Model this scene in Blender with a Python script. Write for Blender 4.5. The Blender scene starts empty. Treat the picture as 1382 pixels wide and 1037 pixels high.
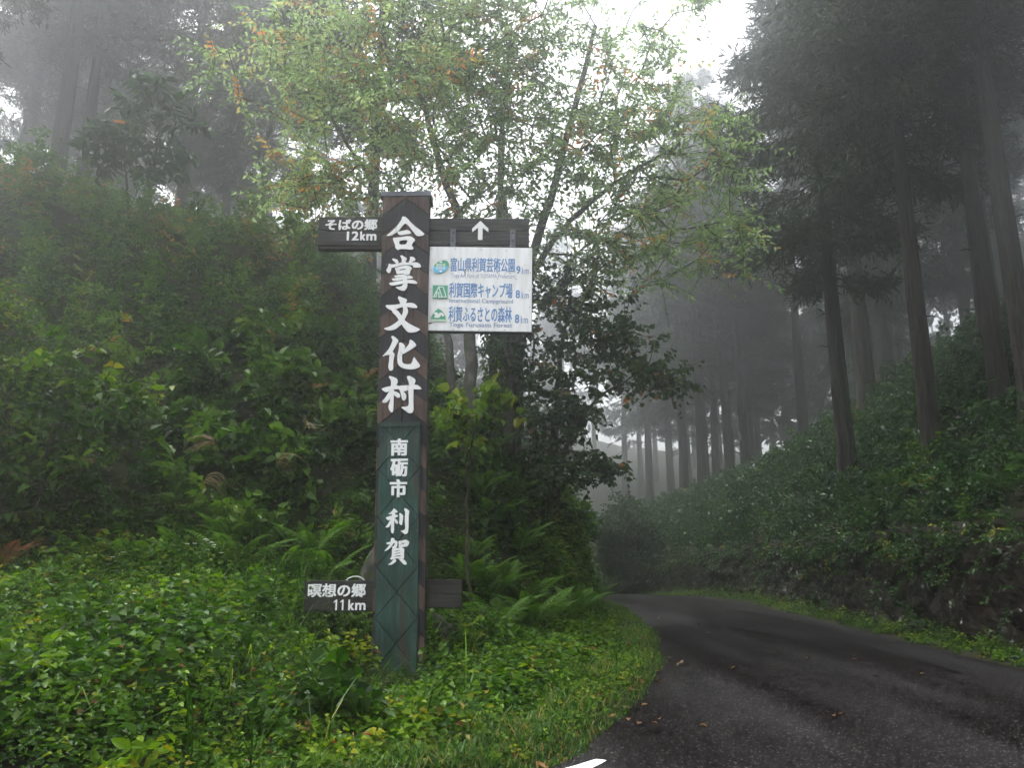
import bpy, math, random
import numpy as np
from mathutils import Vector, Matrix, geometry

PI = math.pi
R = math.radians
SC = bpy.context.scene
COL = SC.collection

# ------------------------------------------------------------------ camera, sky, sun, exposure
cam_data = bpy.data.cameras.new('camera')
cam = bpy.data.objects.new('camera', cam_data)
COL.objects.link(cam)
cam.location = (0, 0, 1.2)
cam.rotation_euler = (R(90 + 13.674), 0, 0)
cam_data.sensor_width = 36
cam_data.lens = 29.12
cam_data.clip_start = 0.05
cam_data.clip_end = 900
SC.camera = cam

SUN_EL, SUN_AZ = 60, -60
world = bpy.data.worlds.new('World')
SC.world = world
world.use_nodes = True
wn, wl = world.node_tree.nodes, world.node_tree.links
sky_tex = wn.new('ShaderNodeTexSky')
sky_tex.sky_type = 'NISHITA'
sky_tex.sun_disc = False
sky_tex.sun_elevation = R(SUN_EL)
sky_tex.sun_rotation = R(SUN_AZ)
sky_tex.air_density = 1.5
sky_tex.dust_density = 6.0
sky_hsv = wn.new('ShaderNodeHueSaturation')
sky_hsv.inputs['Saturation'].default_value = 0.12
bg = wn['Background']
bg.inputs['Strength'].default_value = 0.15
wl.new(sky_tex.outputs['Color'], sky_hsv.inputs['Color'])
wl.new(sky_hsv.outputs['Color'], bg.inputs['Color'])

sun_data = bpy.data.lights.new('sun', 'SUN')
sun_data.energy = 0.7
sun_data.angle = R(45)
sun_data.color = (1.0, 0.97, 0.93)
sun = bpy.data.objects.new('sun', sun_data)
COL.objects.link(sun)
sun_dir = Vector((math.sin(R(SUN_AZ)) * math.cos(R(SUN_EL)), math.cos(R(SUN_AZ)) * math.cos(R(SUN_EL)), math.sin(R(SUN_EL))))
sun.rotation_euler = sun_dir.to_track_quat('Z', 'Y').to_euler()

SC.view_settings.view_transform = 'Standard'
SC.view_settings.look = 'None'
SC.view_settings.exposure = 1.85
SC.view_settings.gamma = 1.0
SC.view_settings.use_curve_mapping = False
HAZE_DENSITY = 0.0105
SC.render.engine = 'CYCLES'
SC.cycles.max_bounces = 6
SC.cycles.diffuse_bounces = 3
SC.cycles.glossy_bounces = 2
SC.cycles.transmission_bounces = 3
SC.cycles.volume_bounces = 5
SC.cycles.transparent_max_bounces = 4
SC.cycles.use_denoising = True
SC.cycles.use_adaptive_sampling = True
SC.cycles.adaptive_threshold = 0.02

rng = np.random.default_rng(7)
random.seed(7)

# ------------------------------------------------------------------ small helpers
def tag(o, label=None, cat=None, group=None, kind=None):
    if label: o['label'] = label
    if cat: o['category'] = cat
    if group: o['group'] = group
    if kind: o['kind'] = kind
    return o

def empty(name, loc=(0, 0, 0), rz=0.0, parent=None):
    o = bpy.data.objects.new(name, None)
    COL.objects.link(o)
    o.location = loc
    o.rotation_euler = (0, 0, rz)
    o.empty_display_size = 0.2
    if parent: o.parent = parent
    return o

def link(name, me, parent=None, loc=(0, 0, 0), rot=(0, 0, 0), scale=(1, 1, 1)):
    o = bpy.data.objects.new(name, me)
    COL.objects.link(o)
    o.location, o.rotation_euler, o.scale = loc, rot, scale
    if parent: o.parent = parent
    return o

class MB:
    """collects quads as arrays and builds one mesh"""
    def __init__(self):
        self.v, self.q, self.t, self.n = [], [], [], 0
    def add(self, V, Q, T=None):
        V = np.asarray(V, float).reshape(-1, 3)
        Q = np.asarray(Q, int).reshape(-1, 4)
        self.v.append(V)
        self.q.append(Q + self.n)
        self.t.append(np.full(len(V), 0.5) if T is None else np.asarray(T, float))
        self.n += len(V)
    def mesh(self, name, mat, smooth=False):
        V = np.concatenate(self.v); Q = np.concatenate(self.q); T = np.concatenate(self.t)
        me = bpy.data.meshes.new(name)
        me.vertices.add(len(V)); me.vertices.foreach_set('co', V.astype(np.float32).ravel())
        me.loops.add(len(Q) * 4); me.loops.foreach_set('vertex_index', Q.astype(np.int32).ravel())
        me.polygons.add(len(Q))
        me.polygons.foreach_set('loop_start', np.arange(0, len(Q) * 4, 4, dtype=np.int32))
        me.polygons.foreach_set('use_smooth', np.full(len(Q), bool(smooth)))
        a = me.attributes.new('tint', 'FLOAT', 'POINT')
        a.data.foreach_set('value', T.astype(np.float32))
        me.materials.append(mat)
        me.update(calc_edges=True)
        return me

def unit(a):
    return a / np.maximum(np.linalg.norm(a, axis=-1, keepdims=True), 1e-9)

def sm(a, b, x):
    t = np.clip((x - a) / (b - a), 0, 1)
    return t * t * (3 - 2 * t)

def _h(i, j, s):
    v = np.sin(i * 127.1 + j * 311.7 + s * 74.7) * 43758.5453
    return v - np.floor(v)

def vnoise(x, y, s=0):
    x = np.asarray(x, float); y = np.asarray(y, float)
    i, j = np.floor(x), np.floor(y)
    u, v = x - i, y - j
    u, v = u * u * (3 - 2 * u), v * v * (3 - 2 * v)
    return ((_h(i, j, s) * (1 - u) + _h(i + 1, j, s) * u) * (1 - v)
            + (_h(i, j + 1, s) * (1 - u) + _h(i + 1, j + 1, s) * u) * v)

def fbm(x, y, s=0, o=4):
    r, a = 0.0, 0.5
    for k in range(o):
        r = r + a * vnoise(x * 2 ** k, y * 2 ** k, s + k * 13)
        a *= 0.5
    return r

def tube(mb, pts, rad, k=8, tint=0.5, jitter=0.0):
    pts = np.asarray(pts, float); rad = np.asarray(rad, float)
    n = len(pts)
    tan = unit(np.gradient(pts, axis=0))
    ref = np.where(np.abs(tan[:, 2:3]) > 0.9, np.array([[1.0, 0, 0]]), np.array([[0, 0, 1.0]]))
    if np.abs(tan[:, 2]).mean() > 0.6: ref = np.repeat([[1.0, 0, 0]], n, 0)
    s = unit(np.cross(tan, ref)); u = np.cross(s, tan)
    a = np.arange(k) * 2 * PI / k
    rr = rad[:, None] * (1 + jitter * (rng.random((n, k)) - 0.5))
    V = pts[:, None] + (np.cos(a)[None, :, None] * s[:, None] + np.sin(a)[None, :, None] * u[:, None]) * rr[..., None]
    i = np.arange(n - 1)[:, None] * k; j = np.arange(k)[None]
    Q = np.stack([i + j, i + (j + 1) % k, i + k + (j + 1) % k, i + k + j], -1).reshape(-1, 4)
    mb.add(V.reshape(-1, 3), Q, np.full(n * k, tint))

def box(mb, c, s, tint=0.5, rz=0.0, ry=0.0):
    x, y, z = s[0] / 2, s[1] / 2, s[2] / 2
    V = np.array([[-x, -y, -z], [x, -y, -z], [x, y, -z], [-x, y, -z], [-x, -y, z], [x, -y, z], [x, y, z], [-x, y, z]])
    M = np.array((Matrix.Rotation(rz, 3, 'Z') @ Matrix.Rotation(ry, 3, 'Y')))
    V = V @ M.T + np.array(c)
    mb.add(V, [[0, 3, 2, 1], [4, 5, 6, 7], [0, 1, 5, 4], [1, 2, 6, 5], [2, 3, 7, 6], [3, 0, 4, 7]], np.full(8, tint))

def leaves(mb, P, D, N, L, W, T, fold=0.25, droop=0.25, shape=(0.32, 0.5, 0.68, 0.36)):
    """pointed leaves, folded along the midrib: P base, D direction, N normal"""
    n = len(P)
    D = unit(D); S = unit(np.cross(D, N)); U = np.cross(S, D)
    L = np.broadcast_to(L, (n,))[:, None]; W = np.broadcast_to(W, (n,))[:, None]
    a1, w1, a2, w2 = shape
    V = np.empty((n, 6, 3))
    V[:, 0] = P
    V[:, 1] = P + D * L * a1 + S * W * w1 + U * W * fold
    V[:, 2] = P + D * L * a2 + S * W * w2 + U * (W * fold * 0.7 - L * droop * 0.45)
    V[:, 3] = P + D * L - U * L * droop
    V[:, 4] = P + D * L * a2 - S * W * w2 + U * (W * fold * 0.7 - L * droop * 0.45)
    V[:, 5] = P + D * L * a1 - S * W * w1 + U * W * fold
    b = np.arange(n)[:, None] * 6
    Q = np.concatenate([b + np.array([[0, 3, 2, 1]]), b + np.array([[0, 5, 4, 3]])])
    mb.add(V.reshape(-1, 3), Q, np.repeat(T, 6))

def sprays(mb, B, E, n, L, W, T, droop=0.25, spread=1.0, updir=None, tj=0.12, **kw):
    """n leaves set alternately along each twig from B to E"""
    m = len(B)
    t = (np.arange(n)[None] + rng.random((m, n)) * 0.8) / n
    ax = unit(E - B)
    up = np.array([0, 0, 1.0]) + 0.45 * rng.normal(size=(m, 3)) if updir is None else updir + 0.35 * rng.normal(size=(m, 3))
    sd = unit(np.cross(ax, up)); up = np.cross(sd, ax)
    side = np.where(np.arange(n) % 2 == 0, 1.0, -1.0)[None] * np.ones((m, 1))
    sag = (t ** 2)[..., None] * np.array([0, 0, -0.12]) * np.linalg.norm(E - B, axis=1)[:, None, None]
    P = B[:, None] + (E - B)[:, None] * t[..., None] + sag
    D = ax[:, None] * 0.55 + sd[:, None] * (side * spread)[..., None] + 0.28 * rng.normal(size=(m, n, 3)) + np.array([0, 0, -0.12])
    Nn = up[:, None] + 0.38 * rng.normal(size=(m, n, 3))
    sc = 0.65 + 0.6 * rng.random((m, n))
    Lm = np.broadcast_to(L, (m,))[:, None] * sc; Wm = np.broadcast_to(W, (m,))[:, None] * sc
    Tm = np.broadcast_to(T, (m,))[:, None] + tj * rng.normal(size=(m, n))
    leaves(mb, P.reshape(-1, 3), D.reshape(-1, 3), Nn.reshape(-1, 3), Lm.ravel(), Wm.ravel(),
           np.clip(Tm.ravel(), 0, 1), droop=droop, **kw)

def blades(mb, P, D, H, W, T, bend=0.5):
    """grass blades: two tapering quads each"""
    n = len(P)
    H = np.broadcast_to(H, (n,))[:, None]; W = np.broadcast_to(W, (n,))[:, None]
    D = unit(D * np.array([1, 1, 0]))
    S = np.stack([-D[:, 1], D[:, 0], np.zeros(n)], 1)
    b = np.broadcast_to(bend, (n,))[:, None]
    up = np.array([[0, 0, 1.0]])
    m1 = P + up * H * 0.5 + D * H * b * 0.18
    m2 = P + up * H * (0.85 - 0.1 * b) + D * H * b * 0.55
    tp = P + up * H * (1.02 - 0.45 * b) + D * H * b * 1.05
    V = np.stack([P - S * W, P + S * W, m1 + S * W * .9, m1 - S * W * .9, m2 + S * W * .6, m2 - S * W * .6, tp + S * W * .08, tp - S * W * .08], 1)
    k = np.arange(n)[:, None] * 8
    Q = np.concatenate([k + np.array([[0, 1, 2, 3]]), k + np.array([[3, 2, 4, 5]]), k + np.array([[5, 4, 6, 7]])])
    mb.add(V.reshape(-1, 3), Q, np.repeat(T, 8))

# ------------------------------------------------------------------ materials
def nodes(name):
    m = bpy.data.materials.new(name)
    m.use_nodes = True
    nt = m.node_tree
    return m, nt.nodes, nt.links, nt.nodes['Principled BSDF']

def ramp(N, stops, interp='LINEAR'):
    r = N.new('ShaderNodeValToRGB')
    e = r.color_ramp.elements
    r.color_ramp.interpolation = interp
    while len(e) < len(stops): e.new(0.5)
    for el, (p, c) in zip(e, stops):
        el.position = p
        el.color = (*c, 1) if len(c) == 3 else c
    return r

def leaf_mat(name, stops, rough=0.42, trans=0.35, spec=0.28):
    m, N, L, b = nodes(name)
    at = N.new('ShaderNodeAttribute'); at.attribute_name = 'tint'
    r = ramp(N, stops)
    L.new(at.outputs['Fac'], r.inputs['Fac'])
    ns = N.new('ShaderNodeTexNoise'); ns.inputs['Scale'].default_value = 1.3
    tc = N.new('ShaderNodeTexCoord'); L.new(tc.outputs['Object'], ns.inputs['Vector'])
    mx = N.new('ShaderNodeMix'); mx.data_type = 'RGBA'; mx.blend_type = 'MULTIPLY'
    mx.inputs['Factor'].default_value = 0.6
    r2 = ramp(N, [(0.3, (0.55, 0.6, 0.6)), (0.7, (1.25, 1.2, 1.0))])
    L.new(ns.outputs['Fac'], r2.inputs['Fac'])
    L.new(r.outputs['Color'], mx.inputs['A']); L.new(r2.outputs['Color'], mx.inputs['B'])
    b.inputs['Roughness'].default_value = rough
    b.inputs['Specular IOR Level'].default_value = spec
    L.new(mx.outputs['Result'], b.inputs['Base Color'])
    tr = N.new('ShaderNodeBsdfTranslucent')
    hs = N.new('ShaderNodeHueSaturation'); hs.inputs['Value'].default_value = 1.5; hs.inputs['Saturation'].default_value = 1.1
    L.new(mx.outputs['Result'], hs.inputs['Color']); L.new(hs.outputs['Color'], tr.inputs['Color'])
    ms = N.new('ShaderNodeMixShader'); ms.inputs['Fac'].default_value = trans
    L.new(b.outputs[0], ms.inputs[1]); L.new(tr.outputs[0], ms.inputs[2])
    L.new(ms.outputs[0], N['Material Output'].inputs['Surface'])
    return m

def rough_mat(name, stops, scale=4.0, stretch=(1, 1, 1), rough=0.9, bump=0.3, detail=6, spec=0.05, dist=0.02, extra=None):
    m, N, L, b = nodes(name)
    tc = N.new('ShaderNodeTexCoord'); mp = N.new('ShaderNodeMapping')
    mp.inputs['Scale'].default_value = stretch
    L.new(tc.outputs['Object'], mp.inputs['Vector'])
    ns = N.new('ShaderNodeTexNoise'); ns.inputs['Scale'].default_value = scale
    ns.inputs['Detail'].default_value = detail; ns.inputs['Roughness'].default_value = 0.62
    L.new(mp.outputs['Vector'], ns.inputs['Vector'])
    r = ramp(N, stops); L.new(ns.outputs['Fac'], r.inputs['Fac'])
    out = r.outputs['Color']
    if extra:      # patches of a second colour with a shape of their own
        sc2, lo, hi, colr = extra
        n2 = N.new('ShaderNodeTexNoise'); n2.inputs['Scale'].default_value = sc2; n2.inputs['Detail'].default_value = 5
        L.new(tc.outputs['Object'], n2.inputs['Vector'])
        r2 = ramp(N, [(lo, (0, 0, 0)), (hi, (1, 1, 1))]); L.new(n2.outputs['Fac'], r2.inputs['Fac'])
        mx = N.new('ShaderNodeMix'); mx.data_type = 'RGBA'
        L.new(r2.outputs['Color'], mx.inputs['Factor']); L.new(out, mx.inputs['A']); mx.inputs['B'].default_value = (*colr, 1)
        out = mx.outputs['Result']
    L.new(out, b.inputs['Base Color'])
    b.inputs['Roughness'].default_value = rough
    b.inputs['Specular IOR Level'].default_value = spec
    if bump:
        bp = N.new('ShaderNodeBump'); bp.inputs['Strength'].default_value = bump; bp.inputs['Distance'].default_value = dist
        L.new(ns.outputs['Fac'], bp.inputs['Height']); L.new(bp.outputs['Normal'], b.inputs['Normal'])
    return m

def plain(name, col, rough=0.5, metal=0.0, var=0.15):
    m, N, L, b = nodes(name)
    ns = N.new('ShaderNodeTexNoise'); ns.inputs['Scale'].default_value = 9; ns.inputs['Detail'].default_value = 5
    tc = N.new('ShaderNodeTexCoord'); L.new(tc.outputs['Object'], ns.inputs['Vector'])
    r = ramp(N, [(0.3, tuple(c * (1 - var) for c in col)), (0.7, tuple(min(1, c * (1 + var)) for c in col))])
    L.new(ns.outputs['Fac'], r.inputs['Fac']); L.new(r.outputs['Color'], b.inputs['Base Color'])
    b.inputs['Roughness'].default_value = rough; b.inputs['Metallic'].default_value = metal
    return m

G_DARK, G_MID, G_LITE = (0.016, 0.045, 0.012), (0.035, 0.10, 0.018), (0.085, 0.18, 0.03)
YEL, ORG, BRN = (0.26, 0.22, 0.035), (0.36, 0.13, 0.03), (0.12, 0.05, 0.02)
M = {}
M['thicket'] = leaf_mat('thicket_leaf', [(0, (0.007, 0.023, 0.003)), (0.4, (0.031, 0.080, 0.007)), (0.8, (0.085, 0.165, 0.016)), (0.93, (0.13, 0.14, 0.03)), (1, (0.3, 0.14, 0.03))], rough=0.42, spec=0.2)
M['herb'] = leaf_mat('herb_leaf', [(0, (0.006, 0.022, 0.002)), (0.4, (0.026, 0.075, 0.004)), (0.8, (0.10, 0.185, 0.008)), (0.95, (0.21, 0.22, 0.015)), (1, BRN)], rough=0.45, spec=0.14)
M['crown'] = leaf_mat('crown_leaf', [(0, (0.11, 0.18, 0.075)), (0.45, (0.2, 0.29, 0.12)), (0.72, (0.3, 0.38, 0.17)), (0.85, (0.36, 0.28, 0.08)), (1, (0.45, 0.19, 0.07))], trans=0.62)  # greens paled towards white: fog glare put into the leaf colour
M['maple'] = leaf_mat('maple_leaf', [(0, (0.014, 0.035, 0.010)), (0.6, (0.03, 0.07, 0.018)), (0.9, (0.07, 0.11, 0.03)), (1, ORG)], trans=0.35)
M['slope'] = leaf_mat('slope_leaf', [(0, (0.006, 0.020, 0.004)), (0.6, (0.018, 0.056, 0.008)), (0.9, (0.055, 0.115, 0.014)), (1, YEL)], rough=0.35, trans=0.25, spec=0.18)
M['cedar'] = leaf_mat('cedar_needles', [(0, (0.010, 0.022, 0.009)), (0.6, (0.018, 0.038, 0.014)), (1, (0.035, 0.052, 0.02))], rough=0.6, trans=0.1, spec=0.1)
M['grass'] = leaf_mat('grass_blade', [(0, (0.015, 0.045, 0.008)), (0.6, (0.04, 0.10, 0.013)), (0.9, (0.09, 0.14, 0.025)), (1, (0.2, 0.13, 0.045))], trans=0.35, spec=0.12)
M['fern'] = leaf_mat('fern_frond', [(0, (0.04, 0.11, 0.012)), (1, (0.10, 0.2, 0.02))], trans=0.35)
M['dark_fern'] = leaf_mat('dark_fern_frond', [(0, (0.012, 0.04, 0.006)), (1, (0.035, 0.085, 0.012))], trans=0.3, spec=0.15)
M['dead_fern'] = leaf_mat('withered_frond', [(0, (0.16, 0.06, 0.025)), (1, (0.25, 0.1, 0.04))], trans=0.25)
M['fallen'] = leaf_mat('fallen_leaf', [(0, (0.05, 0.02, 0.01)), (0.5, (0.13, 0.05, 0.016)), (1, (0.2, 0.11, 0.035))], trans=0.1)
M['plume'] = leaf_mat('plume_gold', [(0, (0.15, 0.095, 0.035)), (1, (0.26, 0.18, 0.075))], trans=0.3)
M['petal'] = leaf_mat('white_petal', [(0, (0.6, 0.6, 0.62)), (1, (0.8, 0.8, 0.8))], trans=0.3)
M['cedar_bark'] = rough_mat('cedar_bark', [(0.34, (0.006, 0.005, 0.0043)), (0.5, (0.021, 0.0175, 0.015)), (0.7, (0.06, 0.052, 0.045))], 5, (3, 3, 0.30), 0.95, 1.0, dist=0.06, extra=(2.6, 0.56, 0.68, (0.03, 0.036, 0.018)))
M['grey_bark'] = rough_mat('grey_bark', [(0.3, (0.025, 0.022, 0.019)), (0.5, (0.085, 0.078, 0.068)), (0.75, (0.24, 0.23, 0.21))], 7, (1, 1, 0.7), 0.85, 0.5, extra=(3.5, 0.52, 0.62, (0.06, 0.07, 0.035)))
M['twig'] = rough_mat('twig_bark', [(0.3, (0.03, 0.024, 0.02)), (0.7, (0.08, 0.065, 0.05))], 8, (1, 1, 1), 0.85, 0.3)
M['soil'] = rough_mat('soil', [(0.3, (0.010, 0.010, 0.006)), (0.5, (0.02, 0.02, 0.011)), (0.7, (0.035, 0.033, 0.018))], 3.0, (1, 1, 1), 0.95, 0.6, extra=(1.2, 0.5, 0.6, (0.018, 0.024, 0.010)))
M['rock'] = rough_mat('rock_face', [(0.3, (0.005, 0.004, 0.003)), (0.55, (0.014, 0.0105, 0.008)), (0.8, (0.034, 0.026, 0.019))], 5, (1, 1, 1), 0.75, 1.0, dist=0.06, extra=(6.0, 0.65, 0.68, (0.2, 0.21, 0.19)))
M['stone'] = rough_mat('mossy_stone', [(0.3, (0.02, 0.019, 0.017)), (0.55, (0.06, 0.056, 0.05)), (0.8, (0.14, 0.135, 0.125))], 9, (1, 1, 1), 0.85, 0.7, extra=(5, 0.53, 0.62, (0.04, 0.06, 0.02)))
M['white_paint'] = rough_mat('white_letter_paint', [(0.28, (0.6, 0.59, 0.56)), (0.42, (0.83, 0.83, 0.82))], 14, (1.5, 1, .6), 0.5, 0.05, spec=0.3, extra=(38, 0.72, 0.76, (0.16, 0.14, 0.12)))
M['blue_ink'] = plain('blue_lettering', (0.10, 0.24, 0.50), 0.5, var=0.1)
M['pale_ink'] = plain('faded_blue_lettering', (0.3, 0.36, 0.52), 0.5, var=0.12)
M['emblem_green'] = plain('emblem_green', (0.06, 0.33, 0.2), 0.5)
M['emblem_pale'] = plain('emblem_pale_green', (0.5, 0.66, 0.5), 0.5)
M['emblem_blue'] = plain('emblem_blue', (0.13, 0.48, 0.72), 0.5)
M['emblem_ice'] = plain('emblem_pale_blue', (0.48, 0.62, 0.74), 0.5)
M['sticker'] = plain('sticker_white', (0.76, 0.76, 0.73), 0.5, var=0.04)
M['metal'] = plain('dark_metal', (0.09, 0.095, 0.11), 0.45, 0.7)
M['rust'] = plain('rusty_stain', (0.12, 0.05, 0.03), 0.8)
M['wire'] = plain('white_wire', (0.6, 0.6, 0.6), 0.5)
M['broken_board'] = plain('broken_board_white', (0.5, 0.49, 0.45), 0.7, var=0.3)

def panel_mat():
    m, N, L, b = nodes('panel_white')
    tc = N.new('ShaderNodeTexCoord')
    n1 = N.new('ShaderNodeTexNoise'); n1.inputs['Scale'].default_value = 3; n1.inputs['Detail'].default_value = 6
    mp = N.new('ShaderNodeMapping'); mp.inputs['Scale'].default_value = (4, 1, 0.8)
    L.new(tc.outputs['Object'], mp.inputs['Vector']); L.new(mp.outputs['Vector'], n1.inputs['Vector'])
    r = ramp(N, [(0.3, (0.70, 0.70, 0.68)), (0.6, (0.85, 0.85, 0.85))])
    L.new(n1.outputs['Fac'], r.inputs['Fac'])
    n2 = N.new('ShaderNodeTexNoise'); n2.inputs['Scale'].default_value = 26; n2.inputs['Detail'].default_value = 2
    L.new(tc.outputs['Object'], n2.inputs['Vector'])
    r2 = ramp(N, [(0.735, (0, 0, 0)), (0.76, (1, 1, 1))]); L.new(n2.outputs['Fac'], r2.inputs['Fac'])
    mx = N.new('ShaderNodeMix'); mx.data_type = 'RGBA'
    L.new(r2.outputs['Color'], mx.inputs['Factor']); L.new(r.outputs['Color'], mx.inputs['A']); mx.inputs['B'].default_value = (0.16, 0.12, 0.09, 1)
    L.new(mx.outputs['Result'], b.inputs['Base Color']); b.inputs['Roughness'].default_value = 0.4
    return m
M['panel'] = panel_mat()

def wood_mat(name, dark, mid, lite, stretch=(22, 22, 1.2), wear=None, rough=0.75):
    """weathered wood; grain runs along local z; wear = (colour, lo, hi) worn streaks"""
    m, N, L, b = nodes(name)
    tc = N.new('ShaderNodeTexCoord'); mp = N.new('ShaderNodeMapping'); mp.inputs['Scale'].default_value = stretch
    L.new(tc.outputs['Object'], mp.inputs['Vector'])
    n1 = N.new('ShaderNodeTexNoise'); n1.inputs['Scale'].default_value = 2.2; n1.inputs['Detail'].default_value = 7; n1.inputs['Roughness'].default_value = 0.65
    L.new(mp.outputs['Vector'], n1.inputs['Vector'])
    r = ramp(N, [(0.3, dark), (0.52, mid), (0.75, lite)]); L.new(n1.outputs['Fac'], r.inputs['Fac'])
    out = r.outputs['Color']
    n3 = N.new('ShaderNodeTexNoise'); n3.inputs['Scale'].default_value = 2.5; n3.inputs['Detail'].default_value = 3
    L.new(tc.outputs['Object'], n3.inputs['Vector'])
    r3 = ramp(N, [(0.35, (0.6, 0.6, 0.62)), (0.65, (1.2, 1.2, 1.2))]); L.new(n3.outputs['Fac'], r3.inputs['Fac'])
    mm = N.new('ShaderNodeMix'); mm.data_type = 'RGBA'; mm.blend_type = 'MULTIPLY'; mm.inputs['Factor'].default_value = 1
    L.new(out, mm.inputs['A']); L.new(r3.outputs['Color'], mm.inputs['B']); out = mm.outputs['Result']
    if wear:
        colr, lo, hi, st = wear
        mp2 = N.new('ShaderNodeMapping'); mp2.inputs['Scale'].default_value = st
        L.new(tc.outputs['Object'], mp2.inputs['Vector'])
        n2 = N.new('ShaderNodeTexNoise'); n2.inputs['Scale'].default_value = 1.5; n2.inputs['Detail'].default_value = 6; n2.inputs['Roughness'].default_value = 0.7
        L.new(mp2.outputs['Vector'], n2.inputs['Vector'])
        r2 = ramp(N, [(lo, (0, 0, 0)), (hi, (1, 1, 1))]); L.new(n2.outputs['Fac'], r2.inputs['Fac'])
        mx = N.new('ShaderNodeMix'); mx.data_type = 'RGBA'
        L.new(r2.outputs['Color'], mx.inputs['Factor']); L.new(out, mx.inputs['A']); mx.inputs['B'].default_value = (*colr, 1)
        out = mx.outputs['Result']
    L.new(out, b.inputs['Base Color']); b.inputs['Roughness'].default_value = rough
    b.inputs['Specular IOR Level'].default_value = 0.35
    bp = N.new('ShaderNodeBump'); bp.inputs['Strength'].default_value = 0.6; bp.inputs['Distance'].default_value = 0.006
    L.new(n1.outputs['Fac'], bp.inputs['Height']); L.new(bp.outputs['Normal'], b.inputs['Normal'])
    return m
M['brown_plank'] = wood_mat('brown_plank', (0.028, 0.018, 0.014), (0.085, 0.054, 0.042), (0.16, 0.11, 0.088), wear=((0.2, 0.17, 0.14), 0.66, 0.74, (30, 30, 1.0)))
M['dark_plank'] = wood_mat('dark_plank', (0.008, 0.007, 0.008), (0.024, 0.021, 0.023), (0.055, 0.05, 0.052), wear=((0.16, 0.14, 0.12), 0.68, 0.76, (30, 30, 1.0)))
M['post_side'] = wood_mat('post_side', (0.010, 0.008, 0.007), (0.028, 0.02, 0.017), (0.055, 0.04, 0.032))
M['arm_wood'] = wood_mat('arm_wood', (0.008, 0.0075, 0.007), (0.035, 0.033, 0.03), (0.13, 0.124, 0.112), stretch=(1.2, 22, 22), wear=((0.04, 0.055, 0.022), 0.55, 0.68, (2, 4, 4)))
M['low_arm_wood'] = wood_mat('low_arm_wood', (0.010, 0.008, 0.008), (0.024, 0.02, 0.018), (0.055, 0.047, 0.04), stretch=(1.2, 22, 22))
M['green_board'] = wood_mat('green_board', (0.007, 0.024, 0.018), (0.02, 0.058, 0.044), (0.06, 0.115, 0.09), wear=((0.045, 0.028, 0.022), 0.52, 0.64, (9, 9, 0.7)))

def asphalt():
    m, N, L, b = nodes('asphalt')
    tc = N.new('ShaderNodeTexCoord')
    vo = N.new('ShaderNodeTexVoronoi'); vo.inputs['Scale'].default_value = 85
    L.new(tc.outputs['Object'], vo.inputs['Vector'])
    sep = N.new('ShaderNodeSeparateColor'); L.new(vo.outputs['Color'], sep.inputs['Color'])
    r = ramp(N, [(0.0, (0.0016, 0.0013, 0.0014)), (0.55, (0.0036, 0.003, 0.0031)), (0.84, (0.008, 0.0068, 0.007)), (0.94, (0.022, 0.019, 0.019)), (1, (0.12, 0.108, 0.105))])
    L.new(sep.outputs['Red'], r.inputs['Fac'])
    mp = N.new('ShaderNodeMapping'); mp.inputs['Scale'].default_value = (0.9, 0.16, 1); L.new(tc.outputs['Object'], mp.inputs['Vector'])
    n1 = N.new('ShaderNodeTexNoise'); n1.inputs['Scale'].default_value = 1.1; n1.inputs['Detail'].default_value = 5
    L.new(mp.outputs['Vector'], n1.inputs['Vector'])
    r1 = ramp(N, [(0.34, (0.72, 0.7, 0.7)), (0.5, (0.95, 0.95, 0.95)), (0.66, (1.15, 1.15, 1.17))]); L.new(n1.outputs['Fac'], r1.inputs['Fac'])
    mx = N.new('ShaderNodeMix'); mx.data_type = 'RGBA'; mx.blend_type = 'MULTIPLY'; mx.inputs['Factor'].default_value = 1
    L.new(r.outputs['Color'], mx.inputs['A']); L.new(r1.outputs['Color'], mx.inputs['B'])
    L.new(mx.outputs['Result'], b.inputs['Base Color'])
    b.inputs['Specular IOR Level'].default_value = 0.10
    rr = ramp(N, [(0.36, (0.35,) * 3), (0.6, (0.5,) * 3)]); L.new(n1.outputs['Fac'], rr.inputs['Fac'])
    L.new(rr.outputs['Color'], b.inputs['Roughness'])
    bp = N.new('ShaderNodeBump'); bp.inputs['Strength'].default_value = 0.35; bp.inputs['Distance'].default_value = 0.006
    L.new(vo.outputs['Distance'], bp.inputs['Height'])
    df = N.new('ShaderNodeBsdfDiffuse'); gl = N.new('ShaderNodeBsdfGlossy'); ms = N.new('ShaderNodeMixShader')
    L.new(mx.outputs['Result'], df.inputs['Color']); L.new(bp.outputs['Normal'], df.inputs['Normal']); L.new(bp.outputs['Normal'], gl.inputs['Normal'])
    L.new(rr.outputs['Color'], gl.inputs['Roughness'])
    wet = ramp(N, [(0.36, (0.012,) * 3), (0.66, (0.042,) * 3)]); L.new(n1.outputs['Fac'], wet.inputs['Fac'])
    L.new(wet.outputs['Color'], ms.inputs['Fac']); L.new(df.outputs[0], ms.inputs[1]); L.new(gl.outputs[0], ms.inputs[2])
    L.new(ms.outputs[0], N['Material Output'].inputs['Surface'])
    return m
M['asphalt'] = asphalt()
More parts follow.
